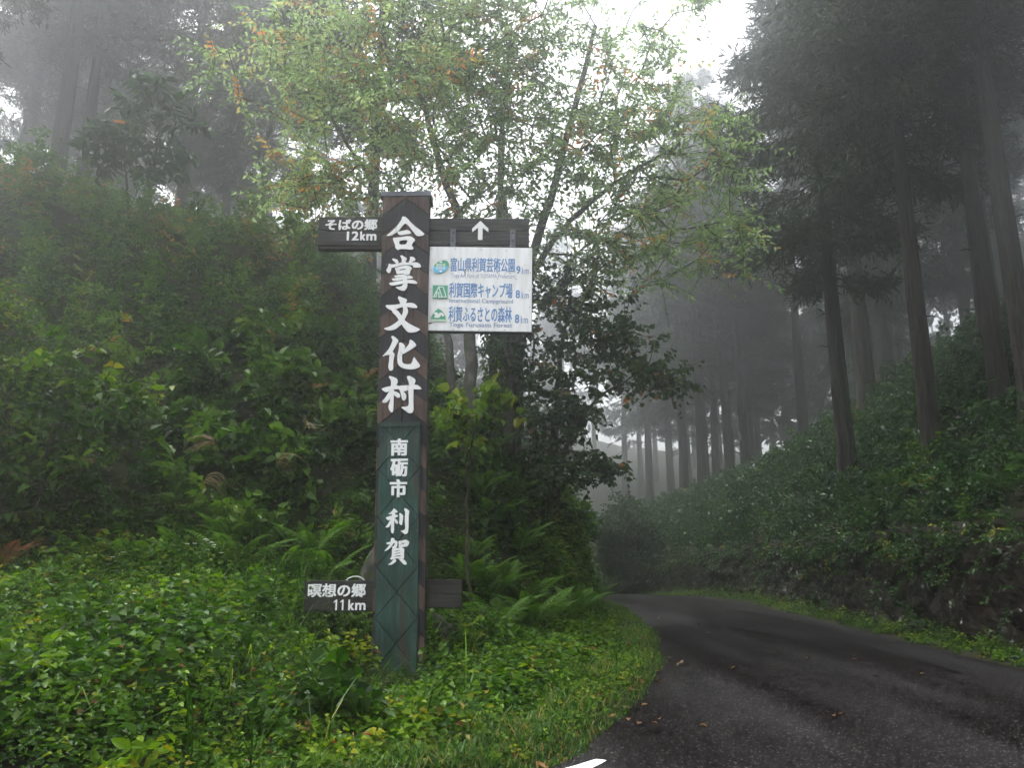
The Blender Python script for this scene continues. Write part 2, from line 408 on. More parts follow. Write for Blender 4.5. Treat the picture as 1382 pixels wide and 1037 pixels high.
def marking_mat():
    m, N, L, b = nodes('worn_white_marking')
    tc = N.new('ShaderNodeTexCoord'); n1 = N.new('ShaderNodeTexNoise'); n1.inputs['Scale'].default_value = 16; n1.inputs['Detail'].default_value = 6
    L.new(tc.outputs['Object'], n1.inputs['Vector'])
    r = ramp(N, [(0.34, (0.1, 0.1, 0.1)), (0.44, (0.72, 0.72, 0.7))]); L.new(n1.outputs['Fac'], r.inputs['Fac'])
    L.new(r.outputs['Color'], b.inputs['Base Color']); b.inputs['Roughness'].default_value = 0.6
    return m
M['marking'] = marking_mat()

# ------------------------------------------------------------------ the lie of the land
def smooth_table(tab, w):
    tab = np.array(tab, float)
    g = np.arange(-170, 170, 0.25)
    v = np.interp(g, tab[:, 0], tab[:, 1])
    k = max(1, int(w / 0.25)); ker = np.hanning(k + 2)[1:-1]; ker /= ker.sum()
    vv = np.convolve(np.pad(v, (k, k), 'edge'), ker, 'same')[k:-k]
    return lambda y: np.interp(y, g, vv)

road_z = smooth_table([(-170, -.3), (0, -.3), (4, -.135), (7, 0), (24, .765), (26, .84), (28, .86), (30, .8), (34, .5), (45, -.7), (60, -2.4), (170, -9)], 2.0)
x_left = smooth_table([(-170, -60), (0, -14), (3, -8), (4, -3.2), (5.2, -.7), (6.2, .38), (7.6, .88), (9.7, 1.55), (11.9, 2.05), (16, 2.6), (21.7, 2.8), (26, 2.57), (30, 1.6), (36, -1.2), (45, -7), (60, -18), (170, -90)], 1.0)
x_right = smooth_table([(-170, 30), (0, 8), (8, 6.6), (11, 6.4), (24, 6.4), (27, 5.7), (30, 4.9), (36, 2.9), (45, -2), (60, -12), (170, -82)], 1.5)

def ground(x, y):
    x, y = np.broadcast_arrays(np.asarray(x, float), np.asarray(y, float))
    zr = road_z(y)
    dl = x_left(y) - x
    mound = sm(0, 4, -x - 0.3) * np.clip(y - 6.3, 0, 7) * 0.15
    yf = np.interp(x, [-40, -12, -3, -1, 0, 1, 1.8, 2.6, 3], [10, 11.4, 12.4, 13, 14, 15.6, 18, 22, 30])
    d1 = np.maximum(y - yf, 0)
    s = np.interp(x, [-14, -9, -4, 0, 2], [1.15, 1.0, .92, .82, .8])
    Hf = s * np.minimum(d1, 8.5) + 0.22 * np.clip(d1 - 8.5, 0, 20)
    Hc = 1.9 * sm(.75, 1.15, dl) + .85 * np.maximum(dl - 1.1, 0)
    zl = zr + .04 * sm(0, .3, dl) + mound + np.minimum(Hf, Hc)
    dr = x - x_right(y)
    hr = np.interp(y, [5, 13, 24, 32, 40], [1.8, 1.75, 1.45, 1.2, 1.0])
    sr = np.interp(y, [10, 20, 35, 50], [1.05, .95, .62, .5])
    fade = sm(-4, 6, y)
    zr2 = zr + .03 * sm(0, .3, dr) + fade * (hr * sm(.86, 1.12, dr) + sr * np.clip(dr - 1.1, 0, 9) + .3 * np.clip(dr - 10.1, 0, 16))
    z = np.where(dl > 0, zl, np.where(dr > 0, zr2, zr - .06))
    far = np.clip(y - 76, 0, 70) * 0.34 * (.45 + 1.1 * vnoise(x * .035 + 3, y * .02, 8))
    z = z + far
    n = (fbm(x * .6, y * .6, 3) - .47) * .5 * sm(.6, 2.5, np.maximum(dl, dr)) * sm(11, 14, y)
    return z + n

def grid_mesh(xs, ys, zf, mat, name):
    X, Y = np.meshgrid(xs, ys)
    V = np.stack([X, Y, zf(X, Y)], -1)
    nx, ny = len(xs), len(ys)
    i = np.arange(ny - 1)[:, None] * nx; j = np.arange(nx - 1)[None]
    Q = np.stack([i + j, i + j + 1, i + nx + j + 1, i + nx + j], -1)
    mb = MB(); mb.add(V.reshape(-1, 3), Q.reshape(-1, 4))
    return mb.mesh(name, mat, True)

def spaced(a, b, c, d, fine, n):
    return np.unique(np.concatenate([a + (b - a) * np.linspace(0, 1, n) ** 0.55, np.arange(b, c, fine), c + (d - c) * np.linspace(0, 1, n) ** 1.8]))
gx = spaced(-130, -16, 18, 130, .22, 24); gy = spaced(-60, 4, 40, 150, .22, 26)
tag(link('ground', grid_mesh(gx, gy, ground, M['soil'], 'ground')), kind='structure')

ry = np.concatenate([np.arange(-20, 0, 1.0), np.arange(0, 48, .25), np.arange(48, 130, 2.0)])
mb = MB()
k = 13
U = np.linspace(0, 1, k)[None]
xl_, xr_ = x_left(ry)[:, None], x_right(ry)[:, None]
wob = (fbm(ry * 2.3, ry * 0, 5)[:, None] - .47) * .28
X = (xl_ + wob) * (1 - U) + (xr_ + wob) * U
Z = road_z(ry)[:, None] + 0.05 * (1 - (2 * U - 1) ** 2)
V = np.stack([X, np.repeat(ry[:, None], k, 1), Z], -1)
i = np.arange(len(ry) - 1)[:, None] * k; j = np.arange(k - 1)[None]
mb.add(V.reshape(-1, 3), np.stack([i + j, i + j + 1, i + k + j + 1, i + k + j], -1).reshape(-1, 4))
road = tag(link('road', mb.mesh('road', M['asphalt'], True)), kind='structure')
def road_surface(x, y):
    u = np.clip((x - x_left(y)) / (x_right(y) - x_left(y)), 0, 1)
    return road_z(y) + 0.05 * (1 - (2 * u - 1) ** 2)

# the end of the worn white edge line
mb = MB()
tt = np.linspace(0, 1, 24)
ly = 4.3 + tt * 2.12
lx = x_left(ly) + .26 + .02 * np.sin(tt * 7)
hw = .075 * np.where(tt > .9, 1 - (tt - .9) * 4, 1) * (1 + .12 * (rng.random(24) - .5))
dxy = unit(np.stack([np.gradient(lx), np.gradient(ly)], 1))
nx_, ny_ = -dxy[:, 1], dxy[:, 0]
A = np.stack([lx + nx_ * hw, ly + ny_ * hw], 1); B = np.stack([lx - nx_ * hw, ly - ny_ * hw], 1)
A = np.c_[A, road_surface(A[:, 0], A[:, 1]) + .006]; B = np.c_[B, road_surface(B[:, 0], B[:, 1]) + .006]
i = np.arange(23)
mb.add(np.concatenate([A, B]), np.stack([i, i + 24, i + 25, i + 1], 1))
link('edge_line_marking', mb.mesh('edge_line_marking', M['marking']), road)

# ------------------------------------------------------------------ rock faces of the road cutting
def rock_sheet(name, y0, y1, xfun, zb, zt, sgn, seed):
    ys = np.arange(y0, y1, .09); vs = np.linspace(0, 1, 26)
    Yg, Vg = np.meshgrid(ys, vs, indexing='ij')
    zz = zb(Yg) + (zt(Yg) - zb(Yg)) * Vg
    xb = xfun(Yg) - sgn * (.30 * Vg)
    d = fbm(Yg * 1.1, zz * 1.3 + 7, seed, 3) * .5 + np.abs(fbm(Yg * 2.6 + zz, zz * 1.9, seed + 5, 4) - .47) * .55
    d += np.floor(fbm(Yg * 1.7, zz * 2.2, seed + 9, 2) * 7) / 7 * .22
    d = (d - .30) * sm(0, .08, Vg) * (1 - .5 * sm(.9, 1, Vg))
    V = np.stack([xb + sgn * d * .75, Yg + .1 * (vnoise(Yg * 4, zz * 4, seed + 2) - .5), zz], -1)
    nv = len(vs)
    i = np.arange(len(ys) - 1)[:, None] * nv; j = np.arange(nv - 1)[None]
    Q = np.stack([i + j, i + nv + j, i + nv + j + 1, i + j + 1], -1).reshape(-1, 4)
    b = MB(); b.add(V.reshape(-1, 3), Q)
    return tag(link(name, b.mesh(name, M['rock'])), kind='structure')
hr_f = lambda y: np.interp(y, [5, 13, 24, 32, 40], [1.8, 1.75, 1.45, 1.2, 1.0])
rock_right = rock_sheet('rock_cutting', 6, 37, lambda y: x_right(y) + .62, lambda y: road_z(y) - .12, lambda y: road_z(y) + hr_f(y) + .18, -1, 11)
rock_left = rock_sheet('earth_cutting', 16.0, 33, lambda y: x_left(y) - .85, lambda y: road_z(y) - .12, lambda y: road_z(y) - .1 + 2.05 * sm(16, 21, y), 1, 31)

def stone_mesh(name, size, seed, mat, sub=3, rough=.35):
    import bmesh
    bm = bmesh.new(); bmesh.ops.create_icosphere(bm, subdivisions=sub, radius=1)
    r = np.random.default_rng(seed)
    pl = unit(r.normal(size=(9, 3))); off = .62 + .3 * r.random(9)
    for v in bm.verts:
        p = np.array(v.co)
        for q, o in zip(pl, off):
            dd = p @ q - o
            if dd > 0: p = p - q * dd * .92
        p = p * (1 + rough * (float(fbm(p[0] * 2 + 9, p[1] * 2 + p[2] * 1.7 + seed, seed)) - .47))
        v.co = Vector(p * np.array(size))
    me = bpy.data.meshes.new(name); bm.to_mesh(me); bm.free(); me.materials.append(mat)
    return me
rock_meshes = [stone_mesh('stone', (.2, .3, .26), s, M['rock'], 2) for s in range(5)]
for q in range(46):
    y = 9.5 + 19 * rng.random() ** 1.3
    v = rng.random()
    z = road_z(y) + .1 + v * (hr_f(y) - .1)
    x = x_right(y) + .66 + .3 * v
    s = .4 + .7 * rng.random()
    link('stone', rock_meshes[q % 5], rock_right, (x, y, z), tuple(rng.random(3) * 6), (s, s, s))

print('terrain ok')
# ------------------------------------------------------------------ the wooden signpost
def solid2d(outlines, depth, smooth=True):
    """filled outline with holes (even-odd), thickness depth, in the x-z plane, front towards -y"""
    cu = bpy.data.curves.new('outline', 'CURVE')
    cu.dimensions = '2D'; cu.fill_mode = 'BOTH'; cu.extrude = depth / 2
    for pts in outlines:
        p = np.asarray(pts, float)
        if smooth:
            nx = np.roll(p, -1, 0)
            p = np.stack([p * .78 + nx * .22, p * .22 + nx * .78], 1).reshape(-1, 2)
        sp = cu.splines.new('POLY'); sp.points.add(len(p) - 1)
        sp.points.foreach_set('co', np.c_[p, np.zeros(len(p)), np.ones(len(p))].ravel())
        sp.use_cyclic_u = True
    ob = bpy.data.objects.new('outline', cu); COL.objects.link(ob)
    dg = bpy.context.evaluated_depsgraph_get(); dg.update()
    me = bpy.data.meshes.new_from_object(ob.evaluated_get(dg))
    V = np.array([v.co for v in me.vertices]); F = [list(p.vertices) for p in me.polygons]
    bpy.data.objects.remove(ob); bpy.data.curves.remove(cu); bpy.data.meshes.remove(me)
    V = np.stack([V[:, 0], -(V[:, 2] + depth / 2), V[:, 1]], 1)
    return V, F

def text2d(body, depth=.004):
    cu = bpy.data.curves.new('text', 'FONT'); cu.body = body; cu.size = 1; cu.extrude = depth / 2
    cu.resolution_u = 3
    ob = bpy.data.objects.new('text', cu); COL.objects.link(ob)
    dg = bpy.context.evaluated_depsgraph_get(); dg.update()
    me = bpy.data.meshes.new_from_object(ob.evaluated_get(dg))
    V = np.array([v.co for v in me.vertices]); F = [list(p.vertices) for p in me.polygons]
    bpy.data.objects.remove(ob); bpy.data.curves.remove(cu); bpy.data.meshes.remove(me)
    V = np.stack([V[:, 0], -(V[:, 2] + depth / 2), V[:, 1]], 1)
    return V, F

def build_poly(name, parts, mat, parent, loc=(0, 0, 0), rot=(0, 0, 0)):
    VV, FF, n = [], [], 0
    for V, F in parts:
        VV.append(V); FF += [[a + n for a in f] for f in F]; n += len(V)
    me = bpy.data.meshes.new(name); me.from_pydata(np.concatenate(VV).tolist(), [], FF); me.materials.append(mat); me.update()
    return link(name, me, parent, loc, rot)

def lettering(name, body, boxr, y, mat, parent, bold=.0, depth=.004):
    """text fitted into the box (x0, z0, x1, z1), standing proud of the plane y"""
    V, F = text2d(body, depth)
    x0, z0, x1, z1 = boxr
    lo, hi = V.min(0), V.max(0)
    sx, sz = (x1 - x0 - 2 * bold) / (hi[0] - lo[0]), (z1 - z0 - 2 * bold) / (hi[2] - lo[2])
    W = np.stack([x0 + bold + (V[:, 0] - lo[0]) * sx, V[:, 1], z0 + bold + (V[:, 2] - lo[2]) * sz], 1)
    parts = [(W, F)]
    if bold:
        parts = [(W + np.array([a * bold, -.0004 * q, c * bold]), F) for q, (a, c) in enumerate([(-1, -.7), (1, -.7), (-1, .7), (1, .7), (0, 0)])]
    return build_poly(name, parts, mat, parent, (0, y, 0))

PX, PY, PZ = -1.29, 10.0, 0.1
FRONT = -.15
sign = empty('signpost', (PX, PY, PZ))
sign.rotation_euler = (0, -.0134, 0)
tag(sign, 'tall dark wooden signpost with white characters, green board and direction boards', 'signpost')
H = 6.0
b = MB(); box(b, (0, 0, (H - .6) / 2), (.585, .27, H + .6)); post = link('post', b.mesh('post', M['post_side']), sign)
b = MB(); box(b, (0, 0, H + .032), (.64, .34, .06)); link('cap', b.mesh('cap', M['metal']), sign)

def clip_v(poly, lo, hi):
    for val, keep in ((lo, 1), (hi, -1)):
        out = []
        for q in range(len(poly)):
            a, c = poly[q], poly[(q + 1) % len(poly)]
            ia, ic = (a[1] - val) * keep >= 0, (c[1] - val) * keep >= 0
            if ia: out.append(a)
            if ia != ic:
                t = (val - a[1]) / (c[1] - a[1]); out.append((a[0] + t * (c[0] - a[0]), val))
        poly = out
        if len(poly) < 3: return []
    return poly

def prism(poly, y_front, y_back, bev=.004):
    """thin plank from a convex outline with a chamfered front edge"""
    p = np.array(poly, float); c = p.mean(0); n = len(p)
    q = c + (p - c) * (1 - bev / max(.02, np.linalg.norm(p - c, axis=1).mean()))
    V = np.concatenate([np.c_[p[:, 0], np.full(n, y_back), p[:, 1]], np.c_[p[:, 0], np.full(n, y_front + bev), p[:, 1]], np.c_[q[:, 0], np.full(n, y_front), q[:, 1]]])
    F = [list(range(2 * n, 3 * n))]
    for a in range(n):
        d = (a + 1) % n
        F += [[a, d, n + d, n + a], [n + a, n + d, 2 * n + d, 2 * n + a]]
    return V, F
SL, PL, HWD = .80, .275, .300
for s in (-1, 1):
    v, q = -.35, 0
    while v < H + .3:
        g = .0035
        poly = [(s * g, v + g), (s * HWD, v - SL * HWD + g), (s * HWD, v - SL * HWD + PL - g), (s * g, v + PL - g)]
        if s < 0: poly = poly[::-1]
        poly = clip_v(poly, -.3, H)
        if len(poly) >= 3:
            dep = FRONT - .004 * rng.random() - (.003 if q % 2 else 0)
            build_poly('plank', [prism(poly, dep, -.13)], M['brown_plank'] if q % 2 else M['dark_plank'], post)
        v += PL; q += 1
# screws on the post face
for (u, v) in [(-.235, 5.06), (.235, 5.03), (-.23, 3.83), (.23, 3.82), (-.27, 5.98), (.27, 5.98)]:
    b = MB(); tube(b, [(u, FRONT - .012, v), (u, FRONT - .002, v)], [.011, .011], 8); tube(b, [(u, FRONT - .012, v), (u, FRONT - .0121, v)], [.011, .0001], 8)
    link('screw', b.mesh('screw', M['metal']), post)

# brush-written characters: outlines in character-box units (1185 x 1037), y down
CH = {
 'ga': [[[(515,85),(585,110),(650,160),(690,215),(760,290),(850,370),(950,440),(1050,535),(1040,560),(980,585),(890,590),(840,560),(800,505),(720,400),(650,315),(575,258),(520,310),(470,375),(400,465),(330,505),(240,565),(180,575),(115,572),(125,555),(200,500),(290,420),(380,320),(430,245),(485,165),(490,110)]],
        [[(395,470),(520,450),(620,428),(690,455),(725,500),(690,530),(560,545),(500,557),(435,550),(385,500)]],
        [[(275,625),(360,620),(480,605),(680,580),(760,615),(840,680),(770,745),(740,825),(795,880),(770,920),(690,920),(580,905),(450,905),(415,938),(345,880),(330,790),(290,690)], [(435,700),(530,680),(640,680),(625,750),(600,792),(440,795)]]],
 'sho': [[[(170,290),(225,325),(340,315),(480,275),(600,280),(740,278),(860,275),(930,315),(970,375),(945,412),(770,405),(765,370),(780,350),(650,335),(500,340),(380,375),(285,400),(240,405),(225,500),(180,550),(125,500),(110,465),(150,400)]],
        [[(280,170),(380,205),(405,240),(408,310),(360,315),(320,265),(240,190)]],
        [[(475,90),(550,130),(625,180),(590,230),(580,300),(490,300),(485,170),(445,120)]],
        [[(690,130),(770,140),(835,200),(800,235),(740,270),(700,300),(650,300),(690,210)]],
        [[(310,420),(450,375),(590,350),(690,370),(755,435),(700,480),(685,585),(560,590),(560,548),(430,560),(400,575),(365,550),(345,470)], [(430,455),(590,430),(585,460),(430,478)]],
        [[(300,610),(420,592),(560,565),(560,640),(480,640),(340,650)]],
        [[(560,612),(700,608),(780,655),(740,688),(560,690)]],
        [[(500,560),(590,590),(625,680),(645,800),(630,920),(560,995),(440,960),(330,890),(490,880),(540,820),(520,720)]],
        [[(250,685),(400,660),(560,640),(560,700),(430,730),(320,742),(270,720)]],
        [[(185,790),(380,755),(560,725),(640,720),(790,720),(890,790),(850,825),(640,795),(520,815),(380,840),(260,855),(200,820)]]],
 'bun': [[[(480,72),(580,120),(660,145),(700,185),(670,230),(650,290),(530,290),(495,180),(462,130)]],
        [[(180,300),(330,300),(480,285),(640,265),(790,245),(880,275),(950,345),(940,388),(800,375),(700,352),(580,355),(440,395),(330,440),(230,400),(165,330)]],
        [[(300,400),(430,410),(500,480),(570,575),(640,685),(760,775),(880,840),(1035,915),(980,950),(930,985),(760,998),(700,960),(640,890),(570,790),(500,680),(430,570),(340,490)]],
        [[(590,340),(690,350),(725,440),(715,520),(640,670),(560,790),(460,880),(380,925),(280,938),(190,920),(125,880),(270,845),(390,775),(500,685),(575,560),(605,450)]]],
 'ka': [[[(355,60),(430,100),(520,185),(505,235),(450,330),(385,445),(340,500),(300,540),(200,560),(115,590),(220,480),(300,370),(350,250),(375,170),(330,100)]],
        [[(320,460),(380,460),(430,530),(405,650),(395,780),(405,910),(350,948),(300,920),(275,840),(295,720),(300,560)]],
        [[(520,250),(590,240),(640,280),(690,345),(650,400),(610,540),(610,700),(650,770),(760,790),(850,775),(900,590),(960,680),(1070,825),(1010,880),(900,915),(780,915),(640,885),(540,820),(500,740),(500,560),(530,400),(535,300)]],
        [[(790,165),(860,190),(965,310),(930,350),(800,440),(610,545),(580,480),(650,410),(700,380),(780,285)]]],
 'mura': [[[(330,65),(420,95),(520,140),(540,230),(500,290),(450,400),(445,560),(445,960),(390,988),(340,920),(315,840),(355,700),(360,400),(375,250),(360,160),(310,110)]],
        [[(135,390),(250,350),(380,325),(500,290),(560,330),(560,405),(450,410),(300,470),(240,482),(170,430)]],
        [[(330,460),(420,440),(400,560),(330,670),(290,720),(240,745),(145,730),(250,600)]],
        [[(440,450),(540,485),(610,550),(590,620),(540,625),(440,545)]],
        [[(540,335),(620,315),(820,315),(990,295),(1080,345),(1130,400),(1100,425),(940,415),(810,420),(690,470),(600,440),(545,400)]],
        [[(580,410),(700,480),(755,560),(750,650),(700,705),(650,670),(630,560)]],
        [[(765,80),(830,75),(960,155),(980,210),(940,300),(925,450),(930,780),(940,950),(890,1015),(800,1000),(720,930),(610,850),(770,850),(820,810),(815,640),(800,420),(815,250),(765,130)]]],
 'to': [[[(500,120),(580,180),(640,260),(540,270),(430,320),(310,320),(420,240),(475,170)]],
        [[(235,430),(350,390),(450,360),(600,330),(650,375),(630,410),(540,440),(400,490),(330,525),(280,490)]],
        [[(470,230),(545,260),(545,450),(520,560),(520,920),(470,970),(420,910),(420,650),(440,360)]],
        [[(400,480),(490,470),(410,660),(340,765),(220,755),(310,670)]],
        [[(530,450),(640,540),(640,640),(600,650),(540,580)]],
        [[(670,300),(720,285),(820,370),(805,520),(780,680),(740,695),(670,610),(690,540),(695,380)]],
        [[(850,120),(930,150),(1015,220),(990,310),(990,900),(950,970),(880,995),(810,940),(710,870),(860,850),(890,790),(865,550),(870,350),(880,260),(840,190)]]],
 'ga2': [[[(240,230),(400,190),(540,150),(620,180),(620,260),(540,240),(400,260),(300,295)]],
        [[(405,60),(530,90),(520,190),(440,340),(370,420),(290,480),(180,515),(300,390),(390,260)]],
        [[(540,170),(630,185),(610,360),(560,430),(460,440),(440,360),(500,350),(545,250)]],
        [[(640,180),(760,165),(880,130),(960,160),(1015,210),(960,360),(800,375),(740,400),(660,390),(670,280)], [(770,260),(860,225),(855,260),(780,295)]],
        [[(440,430),(580,420),(740,390),(850,420),(840,600),(850,740),(800,790),(700,745),(540,760),(430,800),(370,745),(430,730),(450,560)], [(530,510),(710,475),(710,495),(540,530)], [(530,590),(720,555),(725,580),(530,608)], [(525,685),(740,640),(740,680),(540,700)]],
        [[(520,760),(590,800),(595,850),(520,910),(430,965),(315,960),(430,880)]],
        [[(650,750),(760,770),(870,810),(940,920),(910,965),(850,965),(760,870)]]],
}
def brush_char(key, x0, z1, x1, z0, y, parent):
    parts = []
    for q, pc in enumerate(CH[key]):
        outl = [[(x0 + (px / 1185) * (x1 - x0), z1 - (py / 1037) * (z1 - z0)) for px, py in o] for o in pc]
        parts.append(solid2d(outl, .012 + .0006 * q))
    return build_poly('brush_character', parts, M['white_paint'], parent, (0, y, 0))
YF = FRONT - .0075
brush_char('ga', -.303, 5.761, .313, 5.189, YF, post)
brush_char('sho', -.291, 5.229, .319, 4.671, YF, post)
brush_char('bun', -.315, 4.671, .287, 4.126, YF, post)
brush_char('ka', -.320, 4.145, .275, 3.613, YF, post)
brush_char('mura', -.326, 3.632, .262, 3.113, YF, post)

# green lower board: lozenges and side triangles with open joints
GB = empty('green_board', (0, 0, 0), 0, sign)
gx0, gx1, gz0, gz1 = -.262, .224, .02, 2.965
gc, hw_, hh = (gx0 + gx1) / 2, (gx1 - gx0) / 2, .285
b = MB(); box(b, (gc, FRONT - .018, (gz0 + gz1) / 2), (gx1 - gx0 - .004, .018, gz1 - gz0 - .01)); link('backing', b.mesh('backing', M['dark_plank']), GB)
b = MB(); box(b, (gc, FRONT - .033, gz1 + .018), (gx1 - gx0, .052, .05)); link('top_rail', b.mesh('top_rail', M['green_board']), GB)
YG = FRONT - .045
v = 2.45 - 5 * 2 * hh
while v < 3.6:
    for poly in ([(gc, v - hh), (gx1, v), (gc, v + hh), (gx0, v)], [(gx0, v), (gc, v + hh), (gx0, v + 2 * hh)], [(gx1, v), (gx1, v + 2 * hh), (gc, v + hh)]):
        cc = np.mean(poly, 0)
        p2 = [tuple(cc + (np.array(p) - cc) * .974) for p in poly]
        p2 = clip_v(p2, gz0, gz1 - .008)
        if len(p2) >= 3:
            build_poly('board', [prism(p2, YG - .002 * rng.random(), FRONT - .0275, .003)], M['green_board'], GB)
    v += 2 * hh
YGT = YG - .004
lettering('character', '南', (-.127, 2.600, .082, 2.812), YGT, M['white_paint'], GB, .0085, .008)
lettering('character', '砺', (-.122, 2.352, .086, 2.570), YGT, M['white_paint'], GB, .0085, .008)
lettering('character', '市', (-.125, 2.105, .081, 2.325), YGT, M['white_paint'], GB, .0085, .008)
brush_char('to', -.250, 2.023, .175, 1.661, YGT + .001, GB)
brush_char('ga2', -.241, 1.661, .180, 1.305, YGT + .001, GB)
for (u, v) in [(-.235, 2.87), (.2, 2.86), (-.235, 1.9), (.2, 1.72), (.2, .55), (-.235, .62)]:
    b = MB(); tube(b, [(u, YG - .008, v), (u, YG + .002, v)], [.01, .01], 8); tube(b, [(u, YG - .008, v), (u, YG - .0081, v)], [.01, .0001], 8)
    link('screw', b.mesh('screw', M['metal']), GB)

def plank_board(name, x0, x1, z0, z1, yc, th, mat, joints=(), ry=0.0, label=None):
    """a direction board made of stacked planks; ry tips it"""
    e = empty(name, ((x0 + x1) / 2, yc, (z0 + z1) / 2), 0, sign)
    e.rotation_euler = (0, ry, 0)
    if label: e['label'] = label
    hx, hz = (x1 - x0) / 2, (z1 - z0) / 2
    ed = [-hz] + [-hz + j * 2 * hz for j in joints] + [hz]
    for a, c in zip(ed[:-1], ed[1:]):
        b = MB(); box(b, (0, rng.random() * .004, (a + c) / 2), (2 * hx, th, c - a - .004))
        o = link('plank', b.mesh('plank', mat), e)
        bv = o.modifiers.new('bevel', 'BEVEL'); bv.width = .006; bv.segments = 2
    return e
# upper left board
UL = plank_board('direction_board', -1.14, -.28, 5.36, 5.76, -.02, .12, M['arm_wood'], (.5,), .012, 'weathered upper left board pointing to a place 12 km away')
cx, cz = -.71, 5.56
lettering('lettering', 'そばの郷', (-1.046 - cx, 5.565 - cz, -.375 - cx, 5.722 - cz), -.062, M['white_paint'], UL, .0055)
lettering('lettering', '12', (-.764 - cx, 5.424 - cz, -.610 - cx, 5.552 - cz), -.062, M['white_paint'], UL, .0055)
lettering('lettering', 'k', (-.592 - cx, 5.424 - cz, -.522 - cx, 5.552 - cz), -.062, M['white_paint'], UL, .0055)
lettering('lettering', 'm', (-.512 - cx, 5.424 - cz, -.381 - cx, 5.516 - cz), -.062, M['white_paint'], UL, .0055)
b = MB(); box(b, (0, .01, -.222), (.84, .11, .036)); link('bottom_rail', b.mesh('bottom_rail', M['post_side']), UL)
b = MB(); a = np.linspace(0, 2 * PI, 17)
tube(b, np.c_[-.365 + .022 * np.cos(a), np.zeros(17) - .03, -.258 + .022 * np.sin(a)], np.full(17, .004), 6); link('ring', b.mesh('ring', M['metal']), UL)
# upper right board with straps carrying the panel
UR = plank_board('direction_board', .28, 1.585, 5.345, 5.715, -.02, .12, M['arm_wood'], (.52,), .018, 'weathered upper right board with a white arrow')
cx, cz = .9325, 5.53
ar = [(0, .14), (.105, .03), (.105, -.02), (.03, .045), (.03, -.125), (-.03, -.125), (-.03, .045), (-.105, -.02), (-.105, .03)]
build_poly('arrow', [solid2d([[(x + .955 - cx, z + 5.535 - cz) for x, z in ar[::-1]]], .006, False)], M['white_paint'], UR, (0, -.0625, 0))
b = MB(); box(b, (0, .01, -.207), (1.28, .11, .038)); link('bottom_rail', b.mesh('bottom_rail', M['post_side']), UR)
for u in (.605, 1.375):
    b = MB(); box(b, (u - cx, -.068, -.1), (.07, .008, .26)); st = link('strap', b.mesh('strap', M['metal']), UR)
    for w in (-.02, -.13):
        b = MB(); tube(b, [(u - cx, -.082, w), (u - cx, -.071, w)], [.012, .014], 8); tube(b, [(u - cx, -.082, w), (u - cx, -.0821, w)], [.012, .0002], 8)
        link('bolt', b.mesh('bolt', M['rust']), UR)
# white information panel
IP = empty('information_panel', (.95, -.10, 4.735), 0, sign)
IP.rotation_euler = (0, .028, 0)
cx, cz = .95, 4.735
b = MB(); box(b, (0, 0, 0), (1.31, .022, 1.125)); pn = link('panel', b.mesh('panel', M['panel']), IP)
bv = pn.modifiers.new('bevel', 'BEVEL'); bv.width = .004; bv.segments = 2
b = MB(); box(b, (.01, .032, -.02), (1.30, .034, 1.12)); link('panel_back', b.mesh('panel_back', M['post_side']), IP)
ty = -.0115
def tx(body, x0, z1, x1, z0, mat, bold):
    lettering('lettering', body, (x0 - cx, z0 - cz, x1 - cx, z1 - cz), ty, M[mat], IP, bold, .0015)
dz = .012
def km(x0, z1, x1, z0, n):
    w, h_ = x1 - x0, z1 - z0
    tx(n, x0, z1, x0 + .33 * w, z0, 'blue_ink', .003)
    tx('k', x0 + .45 * w, z1 - .15 * h_, x0 + .61 * w, z0, 'pale_ink', .002)
    tx('m', x0 + .67 * w, z1 - .42 * h_, x1, z0, 'pale_ink', .002)
tx('富山県利賀芸術公園', .566, 5.142 + dz, 1.384, 4.945 + dz, 'blue_ink', .0022)
km(1.405, 5.048, 1.562, 4.942, '9')
tx('Toga Art Park of TOYAMA Prefecture', .576, 4.925 + dz, 1.393, 4.862, 'pale_ink', .0)
tx('利賀国際キャンプ場', .560, 4.812, 1.361, 4.612, 'blue_ink', .0022)
km(1.400, 4.722, 1.566, 4.614, '8')
tx('International Campground', .568, 4.600, 1.369, 4.528, 'pale_ink', .001)
tx('利賀ふるさとの森林', .562, 4.497, 1.357, 4.290, 'blue_ink', .0022)
km(1.395, 4.400, 1.560, 4.284, '8')
tx('Toga Furusato Forest', .570, 4.284, 1.365, 4.210, 'pale_ink', .0015)
def sheet(name, outl, y, mat, parent, smooth=False, d=.0012):
    return build_poly(name, [solid2d([[(x - cx, z - cz) for x, z in o] for o in outl], d, smooth)], M[mat], parent, (0, y, 0))
rect = lambda x0, z0, x1, z1: [(x0, z0), (x1, z0), (x1, z1), (x0, z1)]
